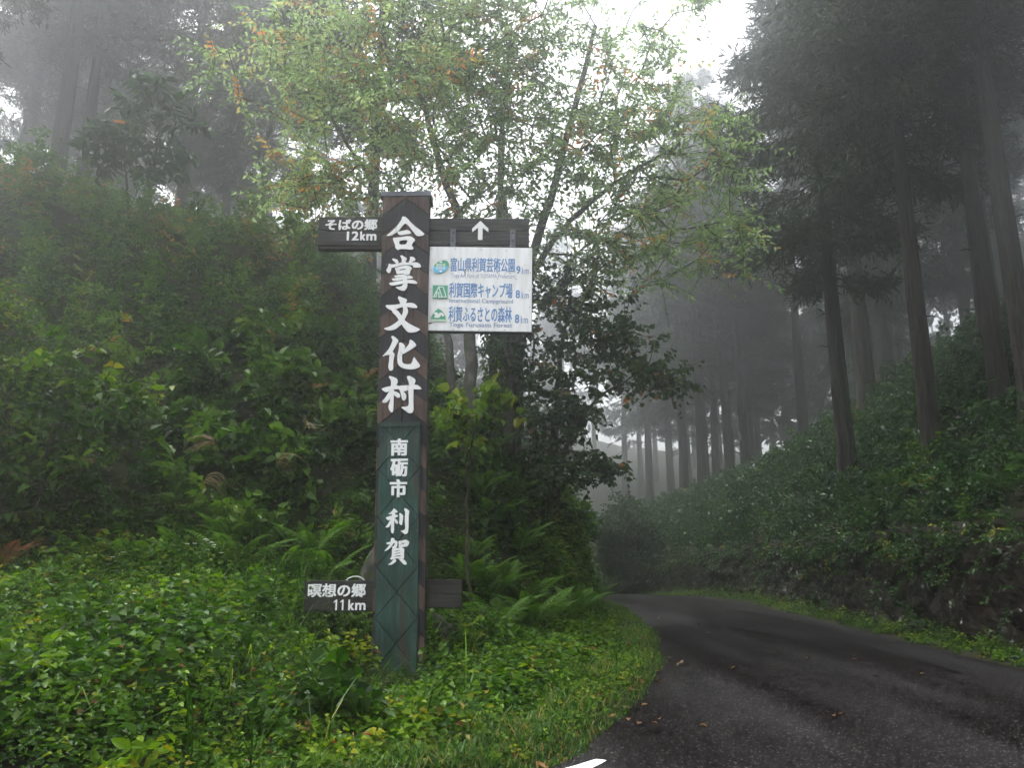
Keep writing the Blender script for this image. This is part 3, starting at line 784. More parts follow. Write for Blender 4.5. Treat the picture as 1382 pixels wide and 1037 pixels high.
# oval emblem: green sky over blue water with a pale building and its reflection
E1 = sheet('emblem', [rect(.325, 4.905, .562, 5.135)], ty, 'sticker', IP)
th = np.linspace(0, 2 * PI, 48, endpoint=False)
ex, ez = .11 * np.cos(th), .077 * np.sin(th)
ca, sa = math.cos(R(34)), math.sin(R(34))
oval = np.c_[.447 + ex * ca - ez * sa, 5.018 + ex * sa + ez * ca]
def half(o, zc, up):
    p = clip_v([tuple(q) for q in o], zc, 9) if up else clip_v([tuple(q) for q in o], -9, zc)
    return p
sheet('oval_top', [half(oval, 5.022, True)], ty - .0013, 'emblem_green', E1)
sheet('oval_bottom', [half(oval, 5.020, False)], ty - .0013, 'emblem_blue', E1)
for q, (xa, xb) in enumerate([(.385, .418), (.421, .464), (.467, .502)]):
    sheet('tower', [[(xa, 5.024), (xb, 5.024), (xb, 5.066 - .008 * (q != 2)), (xa, 5.066 - .008 * (q != 0))]], ty - .0026, 'emblem_pale', E1)
    sheet('reflection', [[(xa, 5.018), (xb, 5.018), (xb, 4.976 + .008 * (q != 2)), (xa, 4.976 + .008 * (q != 0))]], ty - .0026, 'emblem_ice', E1)
sheet('peak', [[(.425, 5.070), (.465, 5.070), (.462, 5.086), (.446, 5.104), (.428, 5.086)]], ty - .0026, 'sticker', E1)
sheet('peak', [[(.425, 4.970), (.465, 4.970), (.462, 4.956), (.446, 4.938), (.428, 4.956)]], ty - .0026, 'sticker', E1)
# tent emblem
E2 = sheet('emblem', [rect(.328, 4.563, .560, 4.792)], ty, 'sticker', IP)
sheet('square', [rect(.355, 4.594, .543, 4.768)], ty - .0013, 'emblem_green', E2)
def stroke(pts, w):
    out = []
    for (a, c), (d, e) in zip(pts[:-1], pts[1:]):
        l = math.hypot(d - a, e - c); nx, nz = -(e - c) / l * w, (d - a) / l * w; ux, uz = (d - a) / l * w, (e - c) / l * w
        out.append([(a - ux + nx, c - uz + nz), (a - ux - nx, c - uz - nz), (d + ux - nx, e + uz - nz), (d + ux + nx, e + uz + nz)])
    return out
st = stroke([(.428, 4.746), (.368, 4.614), (.398, 4.614), (.406, 4.670), (.434, 4.670), (.434, 4.612), (.527, 4.612), (.484, 4.746), (.428, 4.746), (.474, 4.612)], .0055)
build_poly('tent', [(solid2d([[(x - cx, z - cz) for x, z in s_]], .0012 + .0002 * q, False)) for q, s_ in enumerate(st)], M['sticker'], E2, (0, ty - .0026, 0))
# arch emblem with a small squirrel
E3 = sheet('emblem', [rect(.326, 4.262, .556, 4.480)], ty, 'sticker', IP)
sheet('arch', [[(.345, 4.318), (.348, 4.345), (.368, 4.395), (.400, 4.432), (.437, 4.456), (.475, 4.432), (.508, 4.395), (.528, 4.345), (.531, 4.318)]], ty - .0013, 'emblem_green', E3)
sheet('ground_band', [rect(.343, 4.290, .533, 4.3165)], ty - .0013, 'emblem_pale', E3)
sheet('squirrel', [[(.372, 4.398), (.386, 4.404), (.398, 4.412), (.404, 4.402), (.412, 4.413), (.418, 4.400), (.425, 4.410), (.430, 4.380), (.438, 4.392), (.458, 4.406), (.485, 4.404), (.505, 4.388), (.512, 4.368), (.500, 4.352), (.482, 4.360), (.478, 4.372), (.468, 4.372), (.460, 4.350), (.446, 4.336), (.390, 4.336), (.384, 4.348), (.396, 4.360), (.392, 4.380), (.378, 4.388)]], ty - .0026, 'sticker', E3, True)
for (u, v) in [(.32, 5.27), (.62, 5.27), (.95, 5.265), (1.27, 5.255), (.318, 4.98), (.318, 4.72), (1.585, 4.96), (1.58, 4.5), (.63, 4.19), (.95, 4.19), (1.27, 4.19)]:
    b = MB(); tube(b, [(u - cx, -.0135, v - cz), (u - cx, -.010, v - cz)], [.0055, .0055], 6); tube(b, [(u - cx, -.0135, v - cz), (u - cx, -.0136, v - cz)], [.0055, .0001], 6)
    link('nail', b.mesh('nail', M['rust']), IP)
sheet('rust_stain', [[(.742, 5.005), (.750, 4.985), (.744, 4.955), (.752, 4.925), (.746, 4.905), (.757, 4.905), (.762, 4.93), (.755, 4.96), (.760, 4.985)]], ty - .003, 'rust', IP, True)
sheet('rust_stain', [[(.305, 4.262), (.325, 4.276), (.355, 4.278), (.366, 4.270), (.340, 4.262), (.318, 4.252)]], ty - .003, 'rust', IP, True)
# lower boards
LL = plank_board('direction_board', -1.11, -.28, .81, 1.165, -.02, .11, M['low_arm_wood'], (.47,), .012, 'dark lower left board pointing to a place 11 km away')
cx, cz = -.695, .9875
lettering('lettering', '瞑想の郷', (-1.068 - cx, .972 - cz, -.395 - cx, 1.131 - cz), -.0575, M['white_paint'], LL, .005)
for ch, xa, xb, zt in (('1', -.765, -.710, .948), ('1', -.690, -.635, .948), ('k', -.592, -.522, .948), ('m', -.512, -.391, .912)):
    if ch == '1':
        build_poly('lettering', [solid2d([[(xb - cx - .012, .828 - cz), (xb - cx - .012, zt - cz), (xb - cx - .026, zt - cz), (xa - cx + .004, zt - cz - .022), (xa - cx + .004, zt - cz - .036), (xb - cx - .030, zt - cz - .022), (xb - cx - .030, .828 - cz)][::-1]], .005, False)], M['white_paint'], LL, (0, -.0575, 0))
        continue
    lettering('lettering', ch, (xa - cx, .828 - cz, xb - cx, zt - cz), -.0575, M['white_paint'], LL, .004)
b = MB(); a = np.linspace(0, 1, 14)
tube(b, np.c_[.06 + .21 * a, np.full(14, -.01), .174 + .05 * np.sin(a * PI) ** .6], np.full(14, .006), 6); link('wire', b.mesh('wire', M['wire']), LL)
plank_board('board_stub', .28, .72, .835, 1.16, -.02, .11, M['low_arm_wood'], (.5,), .008)
print('sign ok')
# ------------------------------------------------------------------ cedars
def trunk_mesh(name, h, r, mat, bend=.25, flare=1.0, k=14, seed=0):
    g = np.random.default_rng(seed)
    z = np.concatenate([[-.8, -.3, 0, .25, .6, 1.1], np.arange(1.8, h, .7), [h]])
    t = np.clip(z / h, 0, 1)
    rad = r * (1 - .9 * t ** .9) * (1 + .55 * flare * np.exp(-np.maximum(z, 0) / .35)) + .012
    ph = g.random(2) * 6
    x = bend * (np.sin(t * 3 + ph[0]) - np.sin(ph[0])) * t; y = bend * (np.sin(t * 2.3 + ph[1]) - np.sin(ph[1])) * t
    b = MB(); tube(b, np.c_[x, y, z], rad, k, jitter=.05)
    # snags and dead stubs on the bare bole
    for _ in range(16):
        zz = h * (.12 + .3 * g.random()); a = g.random() * 6.28; l = .12 + .5 * g.random() ** 2
        rr = np.interp(zz, z, rad); cx, cy = np.interp(zz, z, x), np.interp(zz, z, y)
        d = np.array([math.cos(a), math.sin(a), -.1 + .3 * g.random()])
        p0 = np.array([cx, cy, zz]) + d * rr * .8
        tube(b, [p0, p0 + d * l * .6, p0 + d * l + np.array([0, 0, -.05])], [.022, .014, .004], 5)
    return b, (z, x, y, rad)

def cedar_meshes(seed, h, r, lo, spread, nb, density=1.0):
    g = np.random.default_rng(seed)
    tb, (tz, tx_, ty_, tr) = trunk_mesh('trunk', h, r, None, seed=seed)
    cb = MB()
    zs = lo * h + (h - lo * h) * np.sort(g.random(nb)) ** 1.0
    for z in zs:
        u = (z - lo * h) / (h - lo * h)
        Lb = spread * (0.35 + .75 * sm(0, .22, np.array(u))) * (1 - u) ** .62 * (.7 + .55 * g.random()) + .25
        a = g.random() * 2 * PI
        c0 = np.array([np.interp(z, tz, tx_), np.interp(z, tz, ty_), z])
        d = np.array([math.cos(a), math.sin(a), 0]); s = np.array([-d[1], d[0], 0])
        t = np.linspace(0, 1, 7)
        rise = (.25 + .35 * g.random()) * u - .12
        path = c0 + d * (t * Lb)[:, None] + np.array([0, 0, 1.0]) * (Lb * (rise * t - .34 * t ** 1.5 + .26 * t ** 3))[:, None] + s * (Lb * .1 * (g.random() - .5) * t ** 2)[:, None]
        tube(tb, path, np.interp(t, [0, 1], [.02 + .012 * Lb, .006]), 5)
        n = int((8 + 12 * Lb) * density)
        tt = np.clip(.18 + .84 * g.random(n) ** .8, 0, 1)
        base = np.stack([np.interp(tt, t, path[:, q]) for q in range(3)], 1)
        side = np.where(g.random(n) < .5, 1, -1.0)
        ln = (.22 + .55 * (1 - tt * .55)) * (.5 + .26 * Lb) * (.6 + .6 * g.random(n))
        dirs = unit(d * .75 + s * side[:, None] * (.35 + .8 * g.random((n, 1))) + np.array([0, 0, 1.0]) * (-.32 + .35 * g.normal(size=(n, 1))))
        # each side spray: a cord with tufts of short needles standing off it
        m = 9
        w = (np.arange(m) + g.random((n, m))) / m
        P = base[:, None] + dirs[:, None] * (ln[:, None] * w)[..., None] + np.array([0, 0, -1.0]) * (.25 * ln[:, None] * w ** 2)[..., None] + .035 * g.normal(size=(n, m, 3))
        D = dirs[:, None] * .9 + .75 * g.normal(size=(n, m, 3)) + np.array([0, 0, -.25])
        N = g.normal(size=(n, m, 3))
        P, D, N = P.reshape(-1, 3), unit(D.reshape(-1, 3)), N.reshape(-1, 3)
        S = unit(np.cross(D, N)); q = len(P)
        Ln = (.16 + .20 * g.random(q))[:, None]; Wn = (.018 + .017 * g.random(q))[:, None]
        V = np.stack([P - S * Wn * .5, P + D * Ln * .5 - S * Wn, P + D * Ln, P + D * Ln * .5 + S * Wn], 1)
        T = np.repeat(np.clip(.5 + .25 * g.normal(size=q) + .12 * (tt.repeat(m) - .5), 0, 1), 4)
        cb.add(V.reshape(-1, 3), np.arange(q * 4).reshape(-1, 4), T)
    return tb.mesh('trunk', M['cedar_bark'], True), cb.mesh('crown', M['cedar'])

CEDARS = [cedar_meshes(1, 21, .36, .36, 3.3, 150), cedar_meshes(2, 23, .38, .42, 3.0, 150), cedar_meshes(3, 19, .33, .30, 2.9, 140), cedar_meshes(4, 22, .34, .22, 2.6, 150)]
def cedar(kind, x, y, rz, s, label, group=None, lean=(0, 0), zoff=0.0, thick=1.0):
    e = empty('cedar_tree', (x, y, float(ground(x, y)) - .1 + zoff), rz)
    e.rotation_euler = (lean[0], lean[1], rz); e.scale = (s, s, s)
    tag(e, label, 'tree', group)
    link('trunk', CEDARS[kind][0], e, scale=(thick, thick, 1)); link('crown', CEDARS[kind][1], e)
    return e
GR, GL, GF = 'cedars on the right bank', 'cedars on the left hill', 'cedars far along the right bank'
cedar(1, 9.65, 15.0, .3, 1.0, 'brown-grey cedar trunk cut by the right edge of the picture, nearest of all', GR, thick=.58)
cedar(0, 10.05, 16.6, 2.0, 1.0, 'dark cedar trunk second from the right edge, standing close behind the nearest one', GR, thick=.56)
cedar(0, 8.72, 17.0, 4.1, .98, 'cedar with mossy bare trunk leaning left, third from the right edge', GR, thick=.62)
cedar(2, 8.95, 22.0, 1.2, 1.05, 'slim dark cedar with dense low crown left of the mossy cedar', GR, thick=.75)
cedar(1, 13.2, 30.0, 3.0, 1.05, 'thin dark cedar between the slim cedar and the mossy cedar', GR, thick=.85)
cedar(3, 19.5, 42.0, 5.0, 1.3, 'misty grey cedar just left of the mossy cedar trunk', GR)
cedar(2, 23.7, 50.0, 2.2, 1.3, 'pale misty cedar high on the right bank behind the mossy cedar', GR)
cedar(3, 13.0, 21.5, .7, .95, 'cedar with dark crown at the upper right behind the two near trunks', GR)
cedar(1, 18.6, 52.0, 1.7, 1.2, 'thin misty cedar left of the slim dark cedar on the slope', GR, thick=.8)
far = [(7.3, 44.0, 3, 'lone slim misty cedar left of the far cluster, above the round bush'), (7.6, 36.5, 2, 'dark far cedar at the left end of the cluster on the bank'),
       (8.35, 36.0, 1, 'leaning far cedar, second trunk in the cluster on the bank'), (10.4, 42.0, 0, 'thin far cedar, third trunk in the cluster on the bank'),
       (10.3, 39.0, 1, 'pale thick far cedar, fourth trunk in the cluster on the bank'), (10.8, 38.0, 0, 'dark thick far cedar, fifth trunk in the cluster on the bank'),
       (12.9, 44.0, 2, 'grey far cedar, sixth trunk in the cluster on the bank'), (15.0, 50.0, 1, 'thinnest far cedar at the right end of the cluster'),
       (9.2, 48.0, 3, 'faint misty cedar just behind the lone slim cedar')]
for q, (x, y, kd, lb) in enumerate(far):
    cedar(kd, x * 1.42, y * 1.42, q * 1.3, 1.16 + .07 * (q % 3), lb, GF, thick=.8)
cedar(1, -18.1, 30.0, .4, 1.3, 'thick pale cedar trunk on the left hill, leftmost', GL, thick=.75)
cedar(0, -18.2, 32.0, 2.4, 1.25, 'brown cedar trunk right of the thick pale one', GL, thick=.7)
cedar(2, -15.2, 35.0, 1.4, 1.28, 'misty cedar with drooping sprays in the middle of the left hill', GL, thick=.8)
cedar(3, -16.3, 44.0, 3.4, 1.25, 'faint misty cedar behind the drooping one on the left hill', GL)
cedar(0, -12.4, 38.0, 5.4, 1.25, 'pale misty cedar left of the yellowing tree', GL, thick=.85)
cedar(2, -3.75, 20.5, .9, .9, 'slim brown cedar trunk behind the upper left direction board', GL, thick=.62)
cedar(3, -14.8, 18.6, 2.9, .9, 'dark cedar sprays at the upper left corner of the picture', GL, thick=.7)
cedar(1, -26.0, 40.0, 4.0, 1.3, 'grey cedar fading into mist at the left edge', GL)
cedar(2, -8.5, 47.0, 4.9, 1.3, 'faint cedar far behind the yellowing tree', GL)
for q, (x, y, lb) in enumerate([(-17.5, 34.0, 'ghostly cedar in the mist between the two left trunks'), (-22.5, 38.0, 'ghostly cedar in the mist at the far left'), (-15.5, 41.0, 'ghostly cedar in the mist right of the brown trunk'),
                               (-9.0, 42.0, 'ghostly cedar in the mist left of the pale misty cedar'), (-26.5, 33.0, 'ghostly cedar in the mist beyond the left edge trunks'), (-19.5, 46.0, 'palest ghostly cedar on the left skyline'), (-3.5, 44.0, 'ghostly cedar in the mist above the post'), (-20.5, 27.0, 'ghostly cedar in the mist left of the thick pale trunk'), (-24.0, 44.0, 'faintest ghostly cedar at the far left')]):
    cedar(3 if q > 10 else q % 4, x * 1.35, y * 1.35, q * 1.7, 1.35, lb, 'ghostly cedars in the mist on the left', thick=.8)
for q, (x, y, lb) in enumerate([(17.0, 27.5, 'ghostly cedar in the mist right of the mossy cedar trunk'), (21.0, 33.0, 'ghostly cedar in the mist behind the second trunk from the right edge'), 
                               (24.5, 40.0, 'ghostly cedar in the mist at the right edge'), (22.0, 52.0, 'palest ghostly cedar on the right skyline'), (27.0, 30.0, 'ghostly cedar in the mist beyond the nearest right trunk'), (12.0, 56.0, 'ghostly cedar in the mist behind the middle of the far cluster'), (15.5, 58.0, 'ghostly cedar in the mist behind the right end of the far cluster'), (8.2, 60.0, 'ghostly cedar in the mist behind the left end of the far cluster'), (18.5, 55.0, 'ghostly cedar in the mist between the far cluster and the slim cedar'), (4.0, 63.0, 'palest ghostly cedar in the gap above the bend of the road'), (17.8, 31.0, 'low-crowned ghostly cedar between the mossy and the second trunk'), (15.6, 25.0, 'low-crowned ghostly cedar right of the mossy trunk'), (21.5, 44.0, 'low-crowned ghostly cedar on the upper right slope')]):
    cedar(3 if q > 4 else (q + 1) % 4, x * 1.35, y * 1.35, q * 1.9, 1.35, lb, 'ghostly cedars in the mist on the right', thick=.75)

# ------------------------------------------------------------------ broadleaf trees grown towards their crowns
def grow(seed, stems, blobs, n, leaf=(.10, .055), twigs=4, per=9, tint=.4, tj=.16, bark=None, mat='crown', step=.45, orange=.12, r0=.012, twl=(.35, .55), bias=.2):
    """stems: polylines with base radius; blobs: (centre, radii, weight, tint shift)"""
    g = np.random.default_rng(seed)
    pos, par, ends = [], [], []
    tb = MB()
    for pts, ra, rb in stems:
        pts = np.array(pts, float)
        tt = np.linspace(0, 1, len(pts)); t2 = np.linspace(0, 1, 28)
        p = np.stack([np.interp(t2, tt, pts[:, q]) for q in range(3)], 1)
        ker = np.array([1, 2, 3, 2, 1.]) / 9
        for q in range(3): p[2:-2, q] = np.convolve(p[:, q], ker, 'valid')
        p[1:-1] += g.normal(size=(26, 3)) * .02
        tube(tb, p, np.linspace(ra, rb, 28) * (1 + .5 * np.exp(-t2 * 25)), 12, jitter=.08)
        for q in range(9, 28): pos.append(p[q]); par.append(-1); ends.append(False)
    w = np.array([bl[2] for bl in blobs], float); w /= w.sum()
    cand, shift = [], []
    for bl, c in zip(blobs, g.multinomial(n, w)):
        d = unit(g.normal(size=(c, 3))) * (g.random((c, 1)) ** .42)
        cand.append(np.array(bl[0]) + d * np.array(bl[1])); shift.append(np.full(c, bl[3]))
    cand = np.concatenate(cand); shift = np.concatenate(shift)
    base = np.array(pos)
    dist = np.linalg.norm(cand[:, None] - base[None], axis=2).min(1)
    tips, dirs, sh, cnt = [], [], [], None
    edges = []
    for ci in np.argsort(dist):
        c = cand[ci]; arr = np.array(pos)
        dv = arr - c
        q = int(np.argmin(np.linalg.norm(dv, axis=1) + .35 * np.maximum(0, arr[:, 2] - c[2])))
        v = c - arr[q]; L = np.linalg.norm(v); k = max(1, int(L / step)); last = q
        perp = g.normal(size=3) * .10 * L
        for m in range(1, k + 1):
            t = m / k
            p = arr[q] + v * t + perp * math.sin(t * PI) + np.array([0, 0, .10 * L]) * math.sin(t * PI)
            pos.append(p); par.append(last); last = len(pos) - 1
        tips.append(c); dirs.append(unit(v)); sh.append(shift[ci])
    pos = np.array(pos); par = np.array(par)
    load = np.ones(len(pos))
    for q in range(len(pos) - 1, -1, -1):
        if par[q] >= 0: load[par[q]] += load[q]
    rad = r0 * load ** .36 * .62
    for q in range(len(pos)):
        if par[q] >= 0:
            a, b_ = pos[par[q]], pos[q]
            tube(tb, [a, b_], [min(rad[par[q]], rad[q] * 1.35), rad[q]], 5)
    tips, dirs, sh = np.array(tips), np.array(dirs), np.array(sh)
    B = np.repeat(tips, twigs, 0)
    dd = unit(np.repeat(dirs, twigs, 0) * .45 + g.normal(size=B.shape) * np.array([.8, .8, .42]) + np.array([0, 0, -.05]))
    E = B + dd * (twl[0] + twl[1] * g.random((len(B), 1)))
    tn = np.clip(tint + tj * g.normal(size=len(B)) + np.repeat(sh, twigs), 0, .82)
    og = g.random(len(B)) < orange * np.clip(1 + 4 * np.repeat(sh, twigs), .2, 4)
    tn = np.where(og, .88 + .1 * g.random(len(B)), tn)
    lb = MB()
    sprays(lb, B - dd * .12, E, per, leaf[0], leaf[1], tn, tj=.07, droop=.3)
    for a, b_ in zip(B, E): tube(tb, [a, b_], [.009, .004], 3)
    return tb.mesh('trunk', bark or M['grey_bark'], True), lb.mesh('crown', M[mat])

def tree(name, label, mats, cat='tree', group=None):
    e = empty(name, (0, 0, 0)); tag(e, label, cat, group)
    tr, cr = mats
    V = np.array([v.co[:] for v in tr.vertices[:12]]).mean(0)
    e.location = V
    link('trunk', tr, e, loc=tuple(-V)); link('crown', cr, e, loc=tuple(-V))
    return e
gz = lambda x, y: float(ground(x, y)) - .25
# the large tree behind the panel, leaning out over the road
tree('broadleaf_tree', 'large pale-barked tree behind the white panel, its airy crown arching over the road',
     grow(21, [([(-.18, 18, gz(-.18, 18)), (-.02, 17.8, 5.6), (.12, 17.6, 7.2), (.65, 17.2, 9.0), (1.25, 16.8, 11.0), (1.9, 16.4, 13.6)], .17, .05),
               ([(.05, 18.1, gz(.05, 18.1)), (.2, 18.0, 5.5), (.15, 17.9, 7.4), (.9, 17.3, 8.8), (2.1, 16.6, 9.7), (3.6, 16, 10.4)], .12, .03),
               ([(-.3, 18.3, gz(-.3, 18.3)), (-.2, 18.2, 6), (.0, 18.0, 8.4), (-.3, 17.5, 10.6), (-.1, 17, 13)], .12, .04)],
          [((1.2, 16.6, 10.8), (3.2, 2.4, 2.8), 5, 0), ((2.9, 15.9, 9.6), (2.4, 2.0, 1.8), 3, .0), ((3.6, 15.6, 7.9), (1.9, 1.5, .9), 1.1, .06), ((1.6, 16, 13.3), (2.8, 2.3, 2.3), 2.8, -.02), ((-.6, 16.5, 12.6), (2.0, 2, 2.3), 2, 0), ((1.6, 16.6, 7.9), (1.5, 1.4, 1.0), 1.2, .05)],
          360, leaf=(.135, .062), twigs=4, per=11, tint=.42, orange=.045, twl=(.45, .6)))
tree('broadleaf_tree', 'grey-stemmed tree left of the white panel with yellow-green leaves turning orange',
     grow(22, [([(-.9, 17, gz(-.9, 17)), (-.88, 16.9, 6.5), (-.95, 16.8, 8.2), (-1.5, 16.5, 10), (-2.3, 16.2, 12.6)], .15, .05),
               ([(-1.3, 17.4, gz(-1.3, 17.4)), (-1.35, 17.2, 6.5), (-2.0, 17, 8.4), (-3.2, 16.8, 10), (-4.4, 16.6, 12)], .10, .03)],
          [((-2.1, 15.8, 11.8), (2.9, 2.2, 2.6), 4.5, .04), ((-4.7, 16.4, 12.4), (2.0, 1.8, 1.9), 2.2, .06), ((-.9, 16, 9.3), (1.9, 1.7, 1.5), 2, .04), ((-3.6, 15.8, 9.3), (1.4, 1.2, .8), 1.3, .2), ((-4.6, 16.0, 9.6), (1.3, 1.0, .5), .6, .08), ((-1.5, 15.8, 14.4), (2.6, 2, 1.6), 2, .08)],
          370, leaf=(.135, .062), twigs=4, per=11, twl=(.45, .6), tint=.44, orange=.05))
tree('ivy_tree', 'slim trunk wrapped in climbing ivy below the white panel', (lambda: (
     (lambda b, p: (tube(b, p, np.linspace(.12, .05, len(p)), 10, jitter=.1), b.mesh('trunk', M['grey_bark'], True))[1])(MB(), np.array([(-.45, 17.6, gz(-.45, 17.6)), (-.42, 17.6, 5.5), (-.40, 17.6, 7), (-.3, 17.5, 9), (-.2, 17.4, 11.5)])),
     (lambda b: (leaves(b, *(lambda n: (lambda a, z: (np.c_[-.42 + .17 * np.cos(a), 17.6 - .17 * np.abs(np.sin(a)), z] + rng.normal(size=(n, 3)) * .05, np.c_[np.cos(a) * .5, -np.abs(np.sin(a)) * .5 - .3, np.full(n, -.7)] + .3 * rng.normal(size=(n, 3)), np.c_[np.cos(a), -np.abs(np.sin(a)) - .2, np.full(n, .35)]))(rng.random(n) * 2 * PI, 4.0 + 5.2 * rng.random(n)))(1500), .085 + .03 * rng.random(1500), .075, .45 + .15 * rng.normal(size=1500)), b.mesh('ivy', M['herb']))[1])(MB())))())
tree('maple_tree', 'dark spreading maple with low branches over the road edge below the large tree',
     grow(23, [([(.85, 18.2, gz(.85, 18.2)), (.95, 18, 4.6), (1.05, 17.8, 6), (1.3, 17.4, 7.6)], .10, .03), ([(.9, 18.2, gz(.9, 18.2)), (1.1, 17.8, 4.0), (1.7, 17.2, 5.0), (2.6, 16.8, 5.5)], .06, .015)],
          [((1.25, 17, 6.9), (1.5, 1.3, 1.2), 3.0, 0), ((.8, 17, 4.9), (1.1, 1.1, .9), 2, -.05), ((.9, 17.3, 3.6), (.8, .7, .6), 1.0, 0), ((2.7, 16.5, 5.4), (1.2, .9, .40), 1.6, .15), ((1.7, 16.9, 3.6), (.65, .8, .45), .8, 0), ((2.3, 16.9, 6.2), (1.0, .9, .5), 1, .05), ((.2, 17.2, 6.2), (.9, .8, .8), .8, 0)],
          230, leaf=(.13, .11), twigs=3, per=7, tint=.5, mat='maple', orange=.02, bark=M['twig'], twl=(.25, .4)))
tree('small_tree', 'round misty bush-like tree beyond the crest of the road',
     grow(24, [([(5.0, 33.5, gz(5.0, 33.5)), (4.8, 33.4, 2.2), (4.6, 33.2, 3.6)], .09, .03)],
          [((4.5, 33, 3.5), (1.15, 1.1, 1.1), 2, 0), ((4.9, 33, 2.2), (1.3, 1.1, .9), 2, 0), ((4.2, 33, 2.4), (.9, .8, .7), 1, 0)], 230, leaf=(.15, .10), twigs=4, per=8, tint=.4, mat='maple', orange=0, bark=M['twig']))
tree('small_tree', 'pale misty tree on the left of the road beyond the bank corner',
     grow(25, [([(1.2, 32, gz(1.2, 32)), (1.4, 32, 4.5), (1.5, 32, 7)], .12, .04)],
          [((1.4, 32, 6), (1.1, 1.1, 2.2), 2, 0), ((1.7, 32, 3.8), (.8, .9, 1.0), 1, 0)], 200, leaf=(.15, .10), twigs=4, per=8, tint=.4, mat='maple', orange=0, bark=M['twig']))
tree('magnolia_tree', 'young tree with big paddle leaves silhouetted on top of the left hill',
     grow(26, [([(-9.9, 20.5, gz(-9.9, 20.5)), (-9.8, 20.5, 11.5), (-9.6, 20.4, 14.4)], .07, .02), ([(-10.2, 20.5, gz(-10.2, 20.5)), (-10.6, 20.5, 12.8)], .04, .02)],
          [((-9.8, 20.4, 13.3), (1.3, 1.0, 1.6), 2, 0), ((-11.2, 20.6, 13.0), (.7, .7, .8), .7, 0)], 62, leaf=(.36, .15), twigs=2, per=6, tint=.3, mat='maple', orange=0, bark=M['twig'], twl=(.2, .25)))
tree('small_tree', 'bright green leafy sapling at the left edge of the thicket',
     grow(27, [([(-8.9, 13.0, gz(-8.9, 13.0)), (-8.8, 12.7, 3.4), (-8.6, 12.5, 5.2)], .05, .02)],
          [((-8.5, 12.5, 5.2), (.7, .8, 1.1), 2, .1), ((-8.6, 12.4, 3.8), (.8, .8, .9), 1.4, .05)], 90, leaf=(.11, .06), twigs=4, per=9, tint=.5, mat='herb', orange=.05, bark=M['twig']))
tree('large_leaved_shrub', 'shrub with big round pale leaves in front of the left thicket',
     grow(28, [([(-7.2, 12.6, gz(-7.2, 12.6)), (-7.0, 12.3, 3.0), (-6.7, 12.2, 4.0)], .04, .015)],
          [((-6.8, 12.1, 3.9), (1.3, .7, .7), 2, .1), ((-7.2, 12.0, 2.8), (1.0, .6, .8), 1, 0)], 60, leaf=(.15, .12), twigs=3, per=7, tint=.4, mat='herb', orange=0, bark=M['twig']))
tree('large_leaved_shrub', 'shrub with broad light green leaves right of the post, in front of the pale stems',
     grow(29, [([(-.6, 13.6, gz(-.6, 13.6)), (-.75, 13.3, 2.6), (-.6, 12.9, 3.6), (-.2, 12.7, 4.1)], .03, .012)],
          [((-.75, 12.8, 3.7), (.45, .4, .4), 2, .25), ((-.15, 12.7, 4.1), (.4, .3, .2), 1, .2)], 20, leaf=(.17, .13), twigs=2, per=5, tint=.62, mat='herb', orange=.0, bark=M['twig'], twl=(.15, .25)))
# a pale hanging vine beside the large tree
vb = MB(); t_ = np.linspace(0, 1, 30)
tube(vb, np.c_[.42 + .06 * np.sin(t_ * 9) - .18 * np.maximum(0, .3 - t_), 17.3 + .05 * np.cos(t_ * 7), 3.7 + 3.0 * t_], np.full(30, .022), 7, jitter=.2)
tag(link('hanging_vine', vb.mesh('hanging_vine', M['grey_bark'], True)), 'thin pale vine hanging beside the trunk of the large tree', 'vine')
print('trees ok')
# ------------------------------------------------------------------ undergrowth
def jgrid(x0, x1, y0, y1, s):
    X, Y = np.meshgrid(np.arange(x0, x1, s), np.arange(y0, y1, s))
    P = np.stack([X.ravel(), Y.ravel()], 1) + (rng.random((X.size, 2)) - .5) * s * 1.5
    return P[:, 0], P[:, 1]

def bushes(mb, x, y, z, r, h, twigs, per, L, W, T, lean=(0, 0), tj=.1, trim=.6, low=-.15):
    """domes of leafy twigs standing at (x, y, z)"""
    n = len(x)
    d = rng.normal(size=(n, twigs, 3)); d[..., 2] = np.abs(d[..., 2]) * .9 + low
    d = unit(d)
    sh = (trim + (1 - trim) * rng.random((n, twigs)))[..., None]
    ext = np.stack([r, r, h], 1)[:, None]
    base = np.stack([x, y, z], 1)[:, None]
    tip = base + d * ext * sh * (.85 + .3 * rng.random((n, twigs, 1))) + np.array([lean[0], lean[1], 0]) * np.abs(d[..., 2:3]) * h[:, None, None]
    out = unit(d * np.array([1, 1, .55]) + .35 * rng.normal(size=d.shape) + np.array([lean[0] * .5, lean[1] * .5, .1]))
    ln = (.22 + .28 * rng.random((n, twigs, 1))) * (L[:, None, None] / .1) ** .6
    B = (tip - out * ln).reshape(-1, 3); E = tip.reshape(-1, 3)
    sprays(mb, B, E, per, np.repeat(L, twigs), np.repeat(W, twigs), np.clip(np.repeat(T, twigs) + .12 * rng.normal(size=n * twigs), 0, 1), tj=tj)

